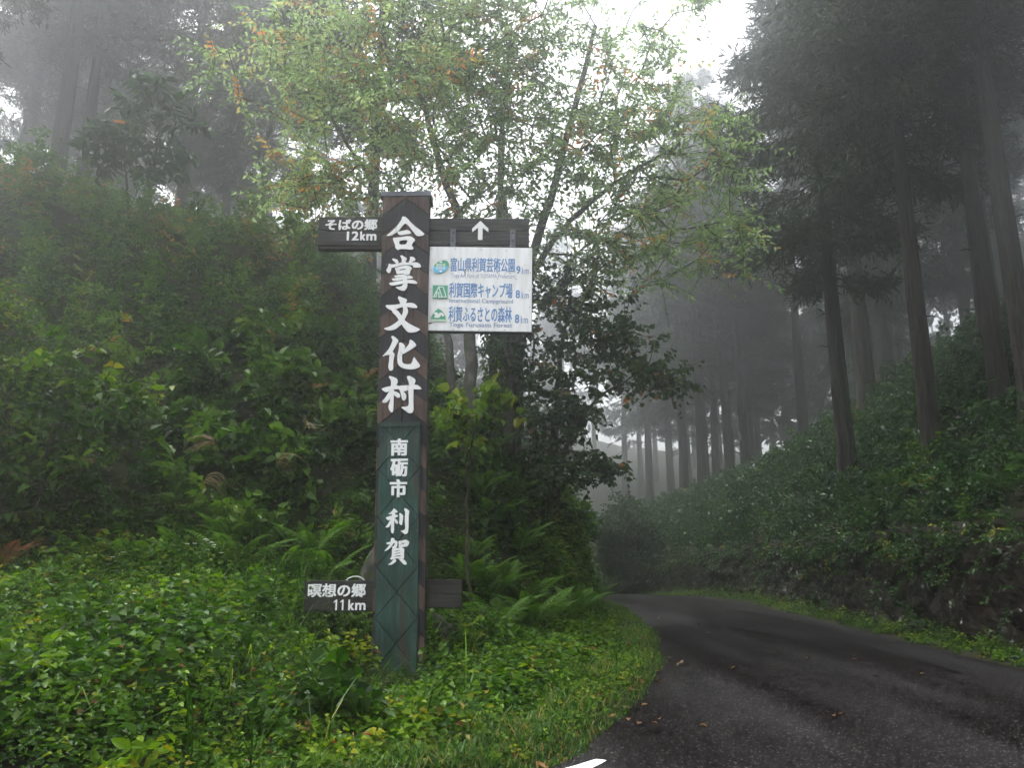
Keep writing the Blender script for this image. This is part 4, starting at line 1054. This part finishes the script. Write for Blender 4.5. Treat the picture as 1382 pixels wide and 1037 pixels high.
def herbs(mb, x, y, z, h, n, L, W, T, tj=.08, lift=.15, off=.3, wob=.3):
    """upright stems with leaves set spirally round them"""
    m = len(x)
    t = .25 + .75 * (np.arange(n)[None] + rng.random((m, n))) / n
    a = np.arange(n)[None] * 2.4 + rng.random((m, 1)) * 6.28 + .4 * rng.normal(size=(m, n))
    ln = wob * rng.normal(size=(m, 2))
    P = np.stack([x[:, None] + ln[:, :1] * h[:, None] * t, y[:, None] + ln[:, 1:] * h[:, None] * t, z[:, None] + h[:, None] * t], -1)
    D = np.stack([np.cos(a), np.sin(a), lift + .25 * rng.normal(size=(m, n)) - .2 * (1 - t)], -1)
    P = P + D * np.array([1, 1, .2]) * (off * L[:, None] * (1.2 - .6 * t))[..., None]
    N = np.array([0, 0, 1.0]) + .32 * rng.normal(size=(m, n, 3)) + np.array([0, -.25, 0])
    s = (1.15 - .45 * t) * (.7 + .5 * rng.random((m, n)))
    leaves(mb, P.reshape(-1, 3), D.reshape(-1, 3), N.reshape(-1, 3), (L[:, None] * s).ravel(), (W[:, None] * s).ravel(),
           np.clip(T[:, None] + tj * rng.normal(size=(m, n)) + .15 * (t - .6), 0, 1).ravel(), droop=.22)

def front_line(x):
    return np.interp(x, [-40, -12, -3, -1, 0, 1, 1.8, 2.6, 3], [10, 11.4, 12.4, 13, 14, 15.6, 18, 22, 30])

# --- dense thicket on the left hill
tb_ = MB()
x, y = jgrid(-19, 2.4, 11.5, 27, .70)
d1 = y - front_line(x)
ok = (d1 > np.interp(x, [-2.2, -1.0], [.35, 2.1]) + .3 * rng.random(len(x))) & (x_left(y) - x > .9) & (np.abs(x) < .72 * y + 1.0) & ((d1 < 10.5) | (rng.random(len(x)) < .35))
x, y, d1 = x[ok], y[ok], d1[ok]
nz_ = fbm(x * .35, y * .35, 41)
h = (.75 + 1.7 * np.clip(nz_ - .25, 0, .6)) * (1 + .28 * rng.normal(size=len(x))) * np.interp(x, [-2.5, -.8], [1.0, .55])
r_ = .5 + .3 * rng.random(len(x))
sp = vnoise(x * .55, y * .55, 77)
L_ = np.where(sp > .6, .19, np.where(sp < .3, .10, .135)) * (1 + .012 * (y - 12)) * (.8 + .4 * rng.random(len(x)))
T_ = .40 + .8 * (fbm(x * .5, y * .5, 51) - .47) + .12 * np.clip((d1 - 2) / 6, 0, 1) + .16 * rng.normal(size=len(x))
bushes(tb_, x, y, ground(x, y) + .15, r_, h, 26, 9, L_, L_ * np.where(sp > .6, .66, .5), np.clip(T_, 0, .9), lean=(0, -.35), tj=.06)
x, y = jgrid(-15, 1.6, 11.3, 21, .27)
d1 = y - front_line(x)
ok = (d1 > np.interp(x, [-2.2, -1.2], [-.9, 2.4])) & (d1 < 7.5) & (x_left(y) - x > 1.3) & (np.abs(x) < .72 * y + .5)
x, y = x[ok], y[ok]; q = rng.random(len(x))
L_ = np.where(q > .7, .15, .095) * (.8 + .4 * rng.random(len(x)))
herbs(tb_, x, y, ground(x, y), .3 + .45 * rng.random(len(x)), 11, L_, L_ * .55, np.clip(.22 + .15 * rng.normal(size=len(x)), 0, .92))
me = tb_.mesh('thicket', M['thicket'])
tag(link('thicket', me), 'dense dark green thicket of shrubs covering the left hill', 'thicket', kind='stuff')

# --- low plants of the left foreground
hb_ = MB()
x, y = jgrid(-10, 2.2, 5.3, 14.5, .105)
dl = x_left(y) - x
ok = (dl > .55) & (np.abs(x) < .70 * y + .6) & (y < front_line(x) + 1.0) & ~((np.abs(x - PX) < .3) & (np.abs(y - PY) < .2))
x, y = x[ok], y[ok]; dl = x_left(y) - x
tall = sm(.8, 3.2, dl) * (.55 + .9 * fbm(x * .8, y * .8, 61))
front_open = (sm(-1.9, -.7, x) * sm(11.5, 10.2, y))
tall = tall * (1 - .72 * front_open)
tall = tall * (1 - .6 * sm(-2.75, -2.4, x) * sm(-1.0, -1.5, x) * sm(10.6, 9.9, y) * sm(8.4, 9.2, y))
near_post = sm(-2.0, -1.7, x) * sm(-.6, -.9, x) * sm(10.2, 9.9, y) * sm(7.2, 8.2, y)
tall = tall * (1 - .8 * near_post)
h = (.08 + .62 * tall) * (.45 + .8 * rng.random(len(x)))
sp = vnoise(x * .9 + 4, y * .9, 87)
L_ = np.where(sp > .66, .12, np.where(sp < .42, .042, .066)) * (.6 + .45 * np.clip(tall * 1.6, 0, 1)) * (.75 + .5 * rng.random(len(x)))
T_ = .33 + .16 * rng.normal(size=len(x)) + .85 * (fbm(x * .9, y * .9, 71) - .47) + .06 * rng.normal(size=len(x))
T_ = np.where(rng.random(len(x)) < .012, .97, T_)
herbs(hb_, x, y, ground(x, y), h, 12, L_, L_ * np.where(sp > .6, .8, .62), np.clip(T_, 0, .93))
tag(link('ground_cover', hb_.mesh('ground_cover', M['herb'])), 'bright green mixed herbs round the foot of the post', 'herbs', kind='stuff')

mix = MB()
x, y = jgrid(-9, -.2, 5.8, 12.4, .62)
ok = (x_left(y) - x > 1.4) & (np.abs(x) < .70 * y + .4) & (rng.random(len(x)) < .8) & ~((np.abs(x + 1.9) < .9) & (np.abs(y - 9.3) < 1.0)) & ~((x > -2.1) & (x < -.5) & (y > 7.0) & (y < 10.6))
x, y = x[ok], y[ok]; sp = rng.random(len(x))
L_ = np.where(sp > .6, .13, np.where(sp < .3, .06, .09)) * (.8 + .4 * rng.random(len(x)))
bushes(mix, x, y, ground(x, y) + .05, .22 + .16 * rng.random(len(x)), .35 + .5 * rng.random(len(x)), 15, 8, L_, L_ * np.where(sp > .6, .8, .55), np.clip(np.where(sp > .6, .25, .62) + .2 * rng.normal(size=len(x)), 0, .95))
x, y = jgrid(-9, -.4, 5.8, 13, .30); ok = (x_left(y) - x > 1.2) & (np.abs(x) < .7 * y + .4) & (rng.random(len(x)) < .55) & ~((x > -2.0) & (x < -.6) & (y > 7.2) & (y < 10.2)); x, y = x[ok], y[ok]
n = len(x); q = np.repeat(np.arange(n), 5)
blades(mix, np.c_[x[q], y[q], ground(x, y)[q]] + .03 * rng.normal(size=(n * 5, 3)) * np.array([1, 1, 0]), rng.normal(size=(n * 5, 3)), .4 + .5 * rng.random(n * 5), .004 + .004 * rng.random(n * 5), np.clip(.4 + .25 * rng.normal(size=n * 5), 0, .97), .4 + .7 * rng.random(n * 5))
tag(link('tall_weeds', mix.mesh('tall_weeds', M['herb'])), 'taller mixed weeds and grass standing out of the foreground herbs', 'weeds', kind='stuff')

# --- leafy bank right of the post
bb = MB()
x, y = jgrid(-1.4, 2.6, 12.2, 27, .2)
dl = x_left(y) - x; d1 = y - front_line(x)
ok = (dl > np.interp(y, [13, 17], [.35, 1.35])) & (d1 > -.6) & (d1 < 3.2) & (y < 24)
x, y, d1 = x[ok], y[ok], d1[ok]
h = .22 + .3 * rng.random(len(x)); L_ = .075 + .05 * rng.random(len(x))
T_ = .70 + .6 * (fbm(x, y, 81) - .47) - .06 * d1
herbs(bb, x, y, ground(x, y), h, 13, L_, L_ * .6, np.clip(T_, 0, .9))
# plants clinging to the cut face at the corner
ys = 15.5 + 9 * rng.random(420); vs = rng.random(420)
P = np.c_[x_left(ys) - .92 - .28 * vs, ys, road_z(ys) + vs * 1.95 * sm(15, 18, ys)]
D = np.c_[np.ones(420) * .8, -.5 + .3 * rng.normal(size=420), -.2 + .4 * rng.normal(size=420)]
sprays(bb, P, P + unit(D) * .22, 9, .065, .045, np.clip(.42 + .15 * rng.normal(size=420), 0, .9))
tag(link('bank_cover', bb.mesh('bank_cover', M['herb'])), 'light green plants on the bank right of the post up to its corner', 'herbs', kind='stuff')

# --- grass of the left verge
gb = MB()
n = 15000
y = 5.4 + 18 * rng.random(n) ** 1.7
dl = np.abs(rng.normal(size=n)) * .5 - .16 * vnoise(y * 2.1, y * .3, 23) * rng.random(n)
x = x_left(y) - dl
ok = (np.abs(x) < .72 * y + .5) & ~((np.abs(x - PX) < .33) & (np.abs(y - PY) < .22)) & (dl > -.16)
x, y, dl = x[ok], y[ok], dl[ok]; n = len(x)
z = np.where(dl > 0, ground(x, y), road_surface(x, y)) - .01
h = (.04 + .17 * rng.random(n) ** 2) * (.5 + .7 * sm(0, .5, dl)) * (.5 + vnoise(x * 2.2, y * 2.2, 7))
T_ = np.clip(.5 + .25 * rng.normal(size=n) + .35 * (rng.random(n) < .12), 0, 1)
blades(gb, np.c_[x, y, z], rng.normal(size=(n, 3)), h, .004 + .004 * rng.random(n), T_, .3 + .8 * rng.random(n))
tag(link('verge_grass', gb.mesh('verge_grass', M['grass'])), 'short bright grass along the left edge of the road', 'grass', kind='stuff')
# small clover-like plants among it
cb_ = MB()
x, y = jgrid(-2.0, 3.0, 5.6, 21, .075)
dl = x_left(y) - x
ok = (dl > .10 + .25 * rng.random(len(x))) & (dl < 2.1) & (rng.random(len(x)) < .9) & ~((np.abs(x - PX) < .3) & (np.abs(y - PY) < .2))
x, y = x[ok], y[ok]
vn = vnoise(x * 1.6, y * 1.6, 17)
herbs(cb_, x, y, ground(x, y), (.04 + .12 * rng.random(len(x))) * (.6 + .8 * vn) * (1 + .9 * sm(.4, 1.2, x_left(y) - x)), 8, (.03 + .035 * rng.random(len(x))) * (.7 + .7 * vn) * (1 + 1.1 * sm(.4, 1.2, x_left(y) - x)), (.028 + .024 * rng.random(len(x))) * (1 + .9 * sm(.4, 1.2, x_left(y) - x)), np.clip(.48 + .2 * rng.normal(size=len(x)) + .4 * (vnoise(x * .8, y * .8, 19) - .5), 0, .93))
tag(link('verge_weeds', cb_.mesh('verge_weeds', M['herb'])), 'low clover-like weeds in the left verge grass', 'weeds', kind='stuff')

# --- undergrowth of the right bank
rb = MB()
x, y = jgrid(6.6, 30, 8, 52, .55)
dr = x - x_right(y)
ok = (dr > 1.08) & (x < .68 * y + 2.0) & (dr < 15) & (rng.random(len(x)) < np.interp(y, [10, 25, 50], [1, .9, .5]))
x, y, dr = x[ok], y[ok], dr[ok]
h = (.45 + .75 * fbm(x * .6, y * .6, 91)) * (1 + .1 * rng.normal(size=len(x))) * (.55 + .45 * sm(1.0, 2.2, dr))
sp = vnoise(x * .7, y * .5, 97)
L_ = np.where(sp > .55, .17, .11) * (1 + .012 * (y - 12)); T_ = .45 + .6 * (fbm(x * .6, y * .4, 93) - .47)
bushes(rb, x, y, ground(x, y) + .05, (.5 + .15 * rng.random(len(x))) * (.7 + .3 * sm(1.0, 2.2, dr)), h, 18, 8, L_, L_ * .55, T_, lean=(-.3, -.15))
x, y = jgrid(5, 16, 8.5, 36, .30); dr = x - x_right(y)
ok = (dr > 1.0) & (dr < 7) & (x < .66 * y + 1.5); x, y = x[ok], y[ok]
L_ = (.09 + .07 * rng.random(len(x)))
herbs(rb, x, y, ground(x, y), .25 + .4 * rng.random(len(x)), 10, L_, L_ * .55, np.clip(.35 + .18 * rng.normal(size=len(x)), 0, .93))
# drooping fringe over the lip of the rock and sprigs on its face
n = 800
ys = 8.5 + 30 * rng.random(n); v = np.where(rng.random(n) < .62, 1 + .08 * rng.normal(size=n), rng.random(n) ** .8)
P = np.c_[x_right(ys) + .46 + .3 * np.clip(v, 0, 1), ys, road_z(ys) + v * hr_f(ys)]
D = np.c_[-.7 + .3 * rng.normal(size=n), -.3 + .5 * rng.normal(size=n), -.35 + .4 * rng.normal(size=n)]
sprays(rb, P, P + unit(D) * (.22 + .3 * rng.random((n, 1))), 9, .08 + .03 * rng.random(n), .05, np.clip(.5 + .2 * rng.normal(size=n), 0, .95))
tag(link('bank_undergrowth', rb.mesh('bank_undergrowth', M['slope'])), 'dark glossy undergrowth covering the right bank above the rock', 'undergrowth', kind='stuff')

# --- weeds of the right verge
wb = MB()
x, y = jgrid(4, 9, 8, 36, .12)
dr = x - x_right(y)
ok = (dr > .02 + .12 * rng.random(len(x))) & (dr < .62) & (rng.random(len(x)) < .8)
x, y, dr = x[ok], y[ok], dr[ok]
herbs(wb, x, y, ground(x, y), .06 + .26 * rng.random(len(x)) * sm(0, .5, dr), 9, .06 + .04 * rng.random(len(x)), .04 + .02 * rng.random(len(x)), np.clip(.5 + .2 * rng.normal(size=len(x)), 0, .92))
tag(link('roadside_weeds', wb.mesh('roadside_weeds', M['herb'])), 'green weeds between the asphalt and the right rock face', 'weeds', kind='stuff')

# --- far wood in the mist
fb = MB()
for _ in range(150):
    x0, y0 = -70 + 150 * rng.random(), 58 + 45 * rng.random()
    if -10 < x0 < 24 and y0 < 84: continue
    z0 = float(ground(x0, y0)); hh_ = 16 + 6 * rng.random()
    n = 260
    u = rng.random(n); rr = 3.0 * (1 - u) ** .7 * np.sqrt(rng.random(n)) + .2; a = rng.random(n) * 6.28
    P = np.c_[x0 + rr * np.cos(a), y0 + rr * np.sin(a), z0 + hh_ * (.25 + .75 * u)]
    leaves(fb, P, np.c_[np.cos(a), np.sin(a), -.3 + .3 * rng.normal(size=n)], np.array([0, 0, 1.0]) + .3 * rng.normal(size=(n, 3)), .9, .45, np.full(n, .4))
    tube(fb, [(x0, y0, z0 - .5), (x0, y0, z0 + hh_)], [.35, .05], 6)
tag(link('far_wood', fb.mesh('far_wood', M['cedar'])), 'distant conifer wood lost in the mist', 'wood', kind='stuff')

# ------------------------------------------------------------------ ferns
def frond_mesh(name, L, mat, arch=.55, pairs=20, wid=.16):
    b = MB(); t = np.linspace(.12, .97, pairs)
    px = L * (t - .08 * t ** 2); pz = L * arch * (t * 1.1 - 1.05 * t ** 2)
    w = wid * np.sin(np.clip(t * 1.08, 0, 1) * PI) ** .7 * (1.1 - .55 * t) + .012
    for s in (-1, 1):
        P = np.c_[px, np.zeros(pairs), pz]
        D = np.c_[np.full(pairs, .42), np.full(pairs, float(s)), np.full(pairs, -.18)]
        leaves(b, P, D, np.tile([[-.1, 0, 1.0]], (pairs, 1)), w, .026 * (L / .7), .3 + .6 * rng.random(pairs), fold=.12, droop=.15, shape=(.25, .5, .65, .33))
    tt = np.linspace(0, 1, 9)
    tube(b, np.c_[L * (tt - .08 * tt ** 2), np.zeros(9), L * arch * (tt * 1.1 - 1.05 * tt ** 2)], np.linspace(.006, .0015, 9), 4, .1)
    return b.mesh(name, mat)
FR = [frond_mesh('frond', .75, M['fern']), frond_mesh('frond', .62, M['fern'], .7), frond_mesh('frond', .85, M['fern'], .45)]
FRK = [frond_mesh('frond', .75, M['dark_fern']), frond_mesh('frond', .62, M['dark_fern'], .7)]
FRD = [frond_mesh('frond', .7, M['dead_fern'], .35)]
def fern(x, y, label, group, n=7, s=1.0, meshes=FR, up=.0, cat='fern'):
    e = empty('fern', (x, y, float(ground(x, y)) + up), rng.random() * 6.28); e.scale = (s, s, s)
    tag(e, label, cat, group)
    for q in range(n):
        link('frond', meshes[q % len(meshes)], e, (0, 0, 0), (.25 * rng.normal(), -.35 - .35 * rng.random(), q * 2 * PI / n + .3 * rng.normal()), (1, 1, 1))
    return e
for _ in range(26):
    y = 12.6 + 4.6 * rng.random(); x = -.75 + 2.6 * rng.random()
    if x_left(y) - x < .5 or y - front_line(x) < -1.0: continue
    fern(x, y, 'bright green fern on the leafy bank right of the post', 'ferns on the bank right of the post', 7, .85 + .4 * rng.random(), up=.28)
for (x, y) in [(-5.3, 11.9), (-4.6, 12.1), (-3.9, 12.0), (-3.3, 12.2), (-2.7, 12.3), (-4.2, 12.5), (-2.2, 12.5), (-5.9, 12.0), (-3.0, 12.7)]:
    fern(x, y, 'green arching fern at the foot of the left thicket', 'ferns at the foot of the thicket', 8, 1.0 + .3 * rng.random(), up=.3)
fern(-7.05, 11.6, 'rust-brown withered fern at the left edge', None, 7, 1.05, FRD, .35)
fern(.02, 10.75, 'single small fern frond plant in the hollow right of the post base', None, 4, .55, up=.12)
for (x, y) in [(8.3, 12.6), (9.2, 13.6), (7.9, 14.6), (8.8, 15.8), (7.8, 17.6), (9.6, 14.9), (8.2, 19.5), (7.7, 12.9)]:
    fern(x, y, 'dark green fern among the undergrowth of the right bank', 'ferns on the right bank', 6, .75 + .25 * rng.random(), FRK, up=.3)

ORD = ['first', 'second', 'third', 'fourth', 'fifth', 'sixth', 'seventh', 'eighth', 'ninth', 'tenth', 'eleventh', 'twelfth', 'thirteenth', 'fourteenth', 'fifteenth', 'sixteenth', 'seventeenth', 'eighteenth', 'nineteenth', 'twentieth', 'twenty-first', 'twenty-second', 'twenty-third', 'twenty-fourth', 'twenty-fifth', 'twenty-sixth', 'twenty-seventh'] + ['%s' % s for s in ('twenty-eighth', 'twenty-ninth', 'thirtieth', 'thirty-first', 'thirty-second', 'thirty-third', 'thirty-fourth', 'thirty-fifth')]
def ordinal(group, text, key):
    for q, o in enumerate(sorted([o for o in COL.objects if o.get('group') == group], key=key)):
        o['label'] = text % ORD[q]
screen_x = lambda o: o.location.x / o.location.y
ordinal('ferns on the bank right of the post', 'bright green fern on the bank right of the post, %s from the post', screen_x)
ordinal('ferns at the foot of the thicket', 'green arching fern at the foot of the left thicket, %s from the left', screen_x)
ordinal('ferns on the right bank', 'dark green fern on the right bank, %s from the left', screen_x)

# ------------------------------------------------------------------ single plants
def clump(x, y, label, n, h, w, bend, spread=.12, tint=.45, up=0.0):
    b = MB(); a = rng.random(n) * 6.28
    P = np.c_[spread * rng.random(n) * np.cos(a), spread * rng.random(n) * np.sin(a), np.full(n, -.03)]
    blades(b, P, np.c_[np.cos(a), np.sin(a), np.zeros(n)], h * (.55 + .5 * rng.random(n)), w * (.7 + .5 * rng.random(n)), np.clip(tint + .2 * rng.normal(size=n), 0, 1), bend * (.5 + rng.random(n)))
    o = link('grass_clump', b.mesh('grass_clump', M['grass']), None, (x, y, float(ground(x, y)) + up))
    return tag(o, label, 'grass')
clump(-3.15, 10.3, 'tall arching grass clump left of the lower left board', 34, 1.15, .012, .55, .16)
clump(-2.75, 10.9, 'tall thin grass standing close behind the lower left board', 22, 1.15, .010, .45, .14)
clump(-2.95, 7.45, 'yellowing grass clump in the herbs at the bottom of the picture', 40, .55, .008, .6, .12, .8)
clump(-2.05, 7.4, 'green drooping grass clump at the bottom between the yellowing clump and the post', 26, .5, .008, .8, .10, .5)
clump(-6.9, 10.1, 'fine grass clump at the left edge below the withered fern', 34, .7, .008, .9, .15)
clump(8.6, 13.4, 'long grass hanging over the right rock face near the edge', 40, .9, .009, .95, .2, .4, .2)
clump(7.75, 15.7, 'grass tuft on the lip of the right rock face', 34, .6, .008, .95, .15, .5, .1)
def plume(x, y, z, rz, label, stem=1.3):
    e = empty('pampas_grass', (x, y, float(ground(x, y))), rz); tag(e, label, 'grass', 'golden grass plumes in the thicket')
    zt = z - float(ground(x, y))
    b = MB(); t = np.linspace(0, 1, 10)
    tube(b, np.c_[.35 * t ** 2.5, np.zeros(10), zt * t], np.linspace(.008, .004, 10), 5, .6); link('stalk', b.mesh('stalk', M['grass']), e)
    b = MB()
    for q in range(12):
        a = -1.2 + 2.4 * q / 12 + .2 * rng.normal(); l = .24 + .2 * rng.random(); tt = np.linspace(0, 1, 7)
        p0 = np.array([.35 - .004 * q, 0, zt - .012 * q])
        path = p0 + np.c_[l * tt * (.75 + .22 * rng.normal()), l * tt * math.sin(a) * .7, l * ((.35 + .2 * rng.normal()) * tt - .62 * tt ** 2.2)]
        tube(b, path, np.linspace(.0035, .002, 7), 4, rng.random())
    link('plume', b.mesh('plume', M['plume']), e)
plume(-5.75, 12.0, 3.05, PI, 'golden drooping grass plume, leftmost in the thicket')
plume(-4.75, 11.9, 2.75, .1, 'golden drooping grass plume, second from the left and lowest')
plume(-4.05, 12.1, 3.30, PI + .4, 'slim golden grass plume above the middle of the thicket foot')
plume(-3.75, 12.0, 3.05, .2, 'golden grass plume hanging right of the slim one')
plume(-3.35, 12.3, 3.60, -.6, 'small golden plume nearest the post')
def aster(x, y, label, n, h):
    e = empty('white_flowers', (x, y, float(ground(x, y)))); tag(e, label, 'flowers')
    s, f = MB(), MB()
    for q in range(n):
        o = rng.normal(size=2) * .12; hh_ = h * (.85 + .3 * rng.random())
        tube(s, [(o[0] * .3, o[1] * .3, 0), (o[0], o[1], hh_)], [.004, .002], 4, .4)
        a = np.arange(9) * 2 * PI / 9
        leaves(f, np.tile([[o[0], o[1], hh_]], (9, 1)), np.c_[np.cos(a), np.sin(a), np.full(9, .1)], np.tile([[0, -.5, 1.0]], (9, 1)), .034, .013, rng.random(9), droop=.1)
    link('stems', s.mesh('stems', M['grass']), e); tag(link('petals', f.mesh('petals', M['petal']), e), kind='stuff')
aster(-4.1, 11.35, 'cluster of small white flowers below the ferns', 9, .72)
aster(-5.3, 11.3, 'few small white flowers left of the larger cluster', 4, .6)
aster(-3.9, 8.6, 'scattered tiny white flowers among the foreground herbs', 7, .5)

# yellow-green seedling at the bottom edge
sb_ = MB(); x0, y0 = -2.33, 6.42
herbs(sb_, np.array([x0, x0 + .05]), np.array([y0, y0 + .03]), ground(np.array([x0, x0 + .05]), np.array([y0, y0 + .03])), np.array([.3, .24]), 11, np.array([.11, .1]), np.array([.045, .04]), np.array([.9, .88]), lift=.4)
tag(link('seedling', sb_.mesh('seedling', M['herb'])), 'yellow-green seedling at the bottom edge of the picture', 'plant')
# big-leaved plant below the post, right
def leafy(x, y, label, n, h, L, W, T, k=9, name='leafy_plant', up=0.0, sp_=.2):
    e = empty(name, (x, y, float(ground(x, y)) + up)); tag(e, label, 'plant')
    for q in range(n):
        xs, ys = x + sp_ * rng.normal(), y + sp_ * .7 * rng.normal()
        hq = h * (.7 + .5 * rng.random()); zq = float(ground(xs, ys)) + up
        b = MB(); A1 = lambda v: np.array([v], float)
        herbs(b, A1(0.), A1(0.), A1(0.), A1(hq), k, A1(L), A1(W), A1(T + .06 * rng.normal()), tj=.06, off=0.0, wob=0.0)
        tube(b, [(0, 0, -.05), (0, 0, hq)], [.005, .003], 4, .3)
        link('shoot', b.mesh('shoot', M['herb']), e, (xs - x, ys - y, zq - e.location.z))
    return e
leafy(-.66, 9.3, 'bushy plant with lobed mid-green leaves at the right foot of the post', 16, .38, .12, .11, .45)
leafy(-1.72, 9.35, 'yellow-green leafy shrub in front of the foot of the post', 12, .38, .12, .075, .8, 12)
leafy(-2.3, 8.9, 'leafy shrub with yellowing tips below the lower left board', 18, .42, .12, .08, .72, 12, sp_=.3)
leafy(-6.35, 11.55, 'plant with large round leaves beside the withered fern', 8, .8, .2, .2, .5, 5)
leafy(-5.7, 11.5, 'pale green upright sapling right of the withered fern', 5, .95, .16, .09, .8, 12, sp_=.08)
leafy(.75, 11.1, 'butterbur with round pale leaves on the verge beside the road', 9, .2, .17, .19, .75, 4, sp_=.14)
leafy(7.25, 13.7, 'bright green plant growing out of the right rock face', 14, .55, .11, .06, .62, 9, up=.9, sp_=.12)
leafy(7.2, 15.2, 'light green plants leaning over the lip of the right rock face', 16, .5, .12, .06, .6, 9, up=1.1, sp_=.3)

# ------------------------------------------------------------------ stones, board and fallen leaves
def rock(name, loc, size, seed, rot, label):
    return tag(link(name, stone_mesh(name, size, seed, M['stone'], 4), None, loc, rot), label, 'rock')
rock('boulder', (-1.86, 11.35, float(ground(-1.86, 11.35)) + .45), (.22, .22, .85), 3, (0, .10, .4), 'grey lichened standing rock behind the left side of the post')
rock('boulder', (-.80, 11.2, float(ground(-.80, 11.2)) + .2), (.16, .16, .55), 8, (0, -.4, .2), 'mossy slanting rock right of the post below the board stub')
e = empty('broken_board', (-.30, 8.62, float(ground(-.30, 8.62)) + .06), -.35); tag(e, 'broken white-edged board lying in the verge right of the post', 'board')
e.rotation_euler = (.1, .12, -.35)
b = MB(); box(b, (0, 0, 0), (.30, .12, .035)); link('plank', b.mesh('plank', M['brown_plank']), e)
b = MB(); box(b, (.11, -.064, .01), (.10, .006, .075)); box(b, (-.04, -.01, .021), (.22, .06, .006)); tag(link('white_facing', b.mesh('white_facing', M['broken_board']), e), kind='stuff')

fl = []
for q in range(4):
    b = MB()
    leaves(b, np.zeros((1, 3)), np.array([[1.0, 0, 0]]), np.array([[0, .1, 1.0]]), .065 + .02 * rng.random(), .036 + .012 * rng.random(), np.array([rng.random()]), fold=.25 + .2 * rng.random(), droop=-.15 - .2 * rng.random())
    fl.append(b.mesh('fallen_leaf', M['fallen']))
for q in range(46):
    if q < 16:
        y = 7 + 15 * rng.random() ** 1.2; x = x_left(y) + .3 + 3.2 * rng.random(); z = float(road_surface(x, y)) + .010
        lb, gp = 'brown fallen leaf lying on the wet asphalt', 'fallen leaves on the road'
    else:
        y = 6 + 6.5 * rng.random(); x = x_left(y) - .16 * rng.normal() + .03; z = (float(ground(x, y)) if x < x_left(y) else float(road_surface(x, y))) + .022
        lb, gp = 'brown fallen leaf in the grass at the left road edge', 'fallen leaves along the left road edge'
    tag(link('fallen_leaf', fl[q % 4], None, (x, y, z), (.2 * rng.normal(), .2 * rng.normal(), rng.random() * 6.28), (1, 1, 1)), lb, 'leaf', gp)
ordinal('fallen leaves on the road', 'brown fallen leaf on the wet asphalt, %s nearest to the viewer', lambda o: o.location.y)
ordinal('fallen leaves along the left road edge', 'brown fallen leaf in the left roadside grass, %s nearest to the viewer', lambda o: o.location.y)
print('plants ok')
# ------------------------------------------------------------------ haze
hb = MB(); box(hb, (0, 45, 23.75), (300, 240, 66.5))
hz = link('haze', None or hb.mesh('haze', M['soil']))
hm = bpy.data.materials.new('haze_air'); hm.use_nodes = True
hn = hm.node_tree.nodes; hn.remove(hn['Principled BSDF'])
pv = hn.new('ShaderNodeVolumePrincipled')
pv.inputs['Color'].default_value = (0.93, 0.95, 0.97, 1)
pv.inputs['Density'].default_value = HAZE_DENSITY
pv.inputs['Anisotropy'].default_value = 0.93
hm.node_tree.links.new(pv.outputs['Volume'], hn['Material Output'].inputs['Volume'])
hz.data.materials[0] = hm
tag(hz, 'pale mist filling the air between the trees', 'mist', kind='stuff')
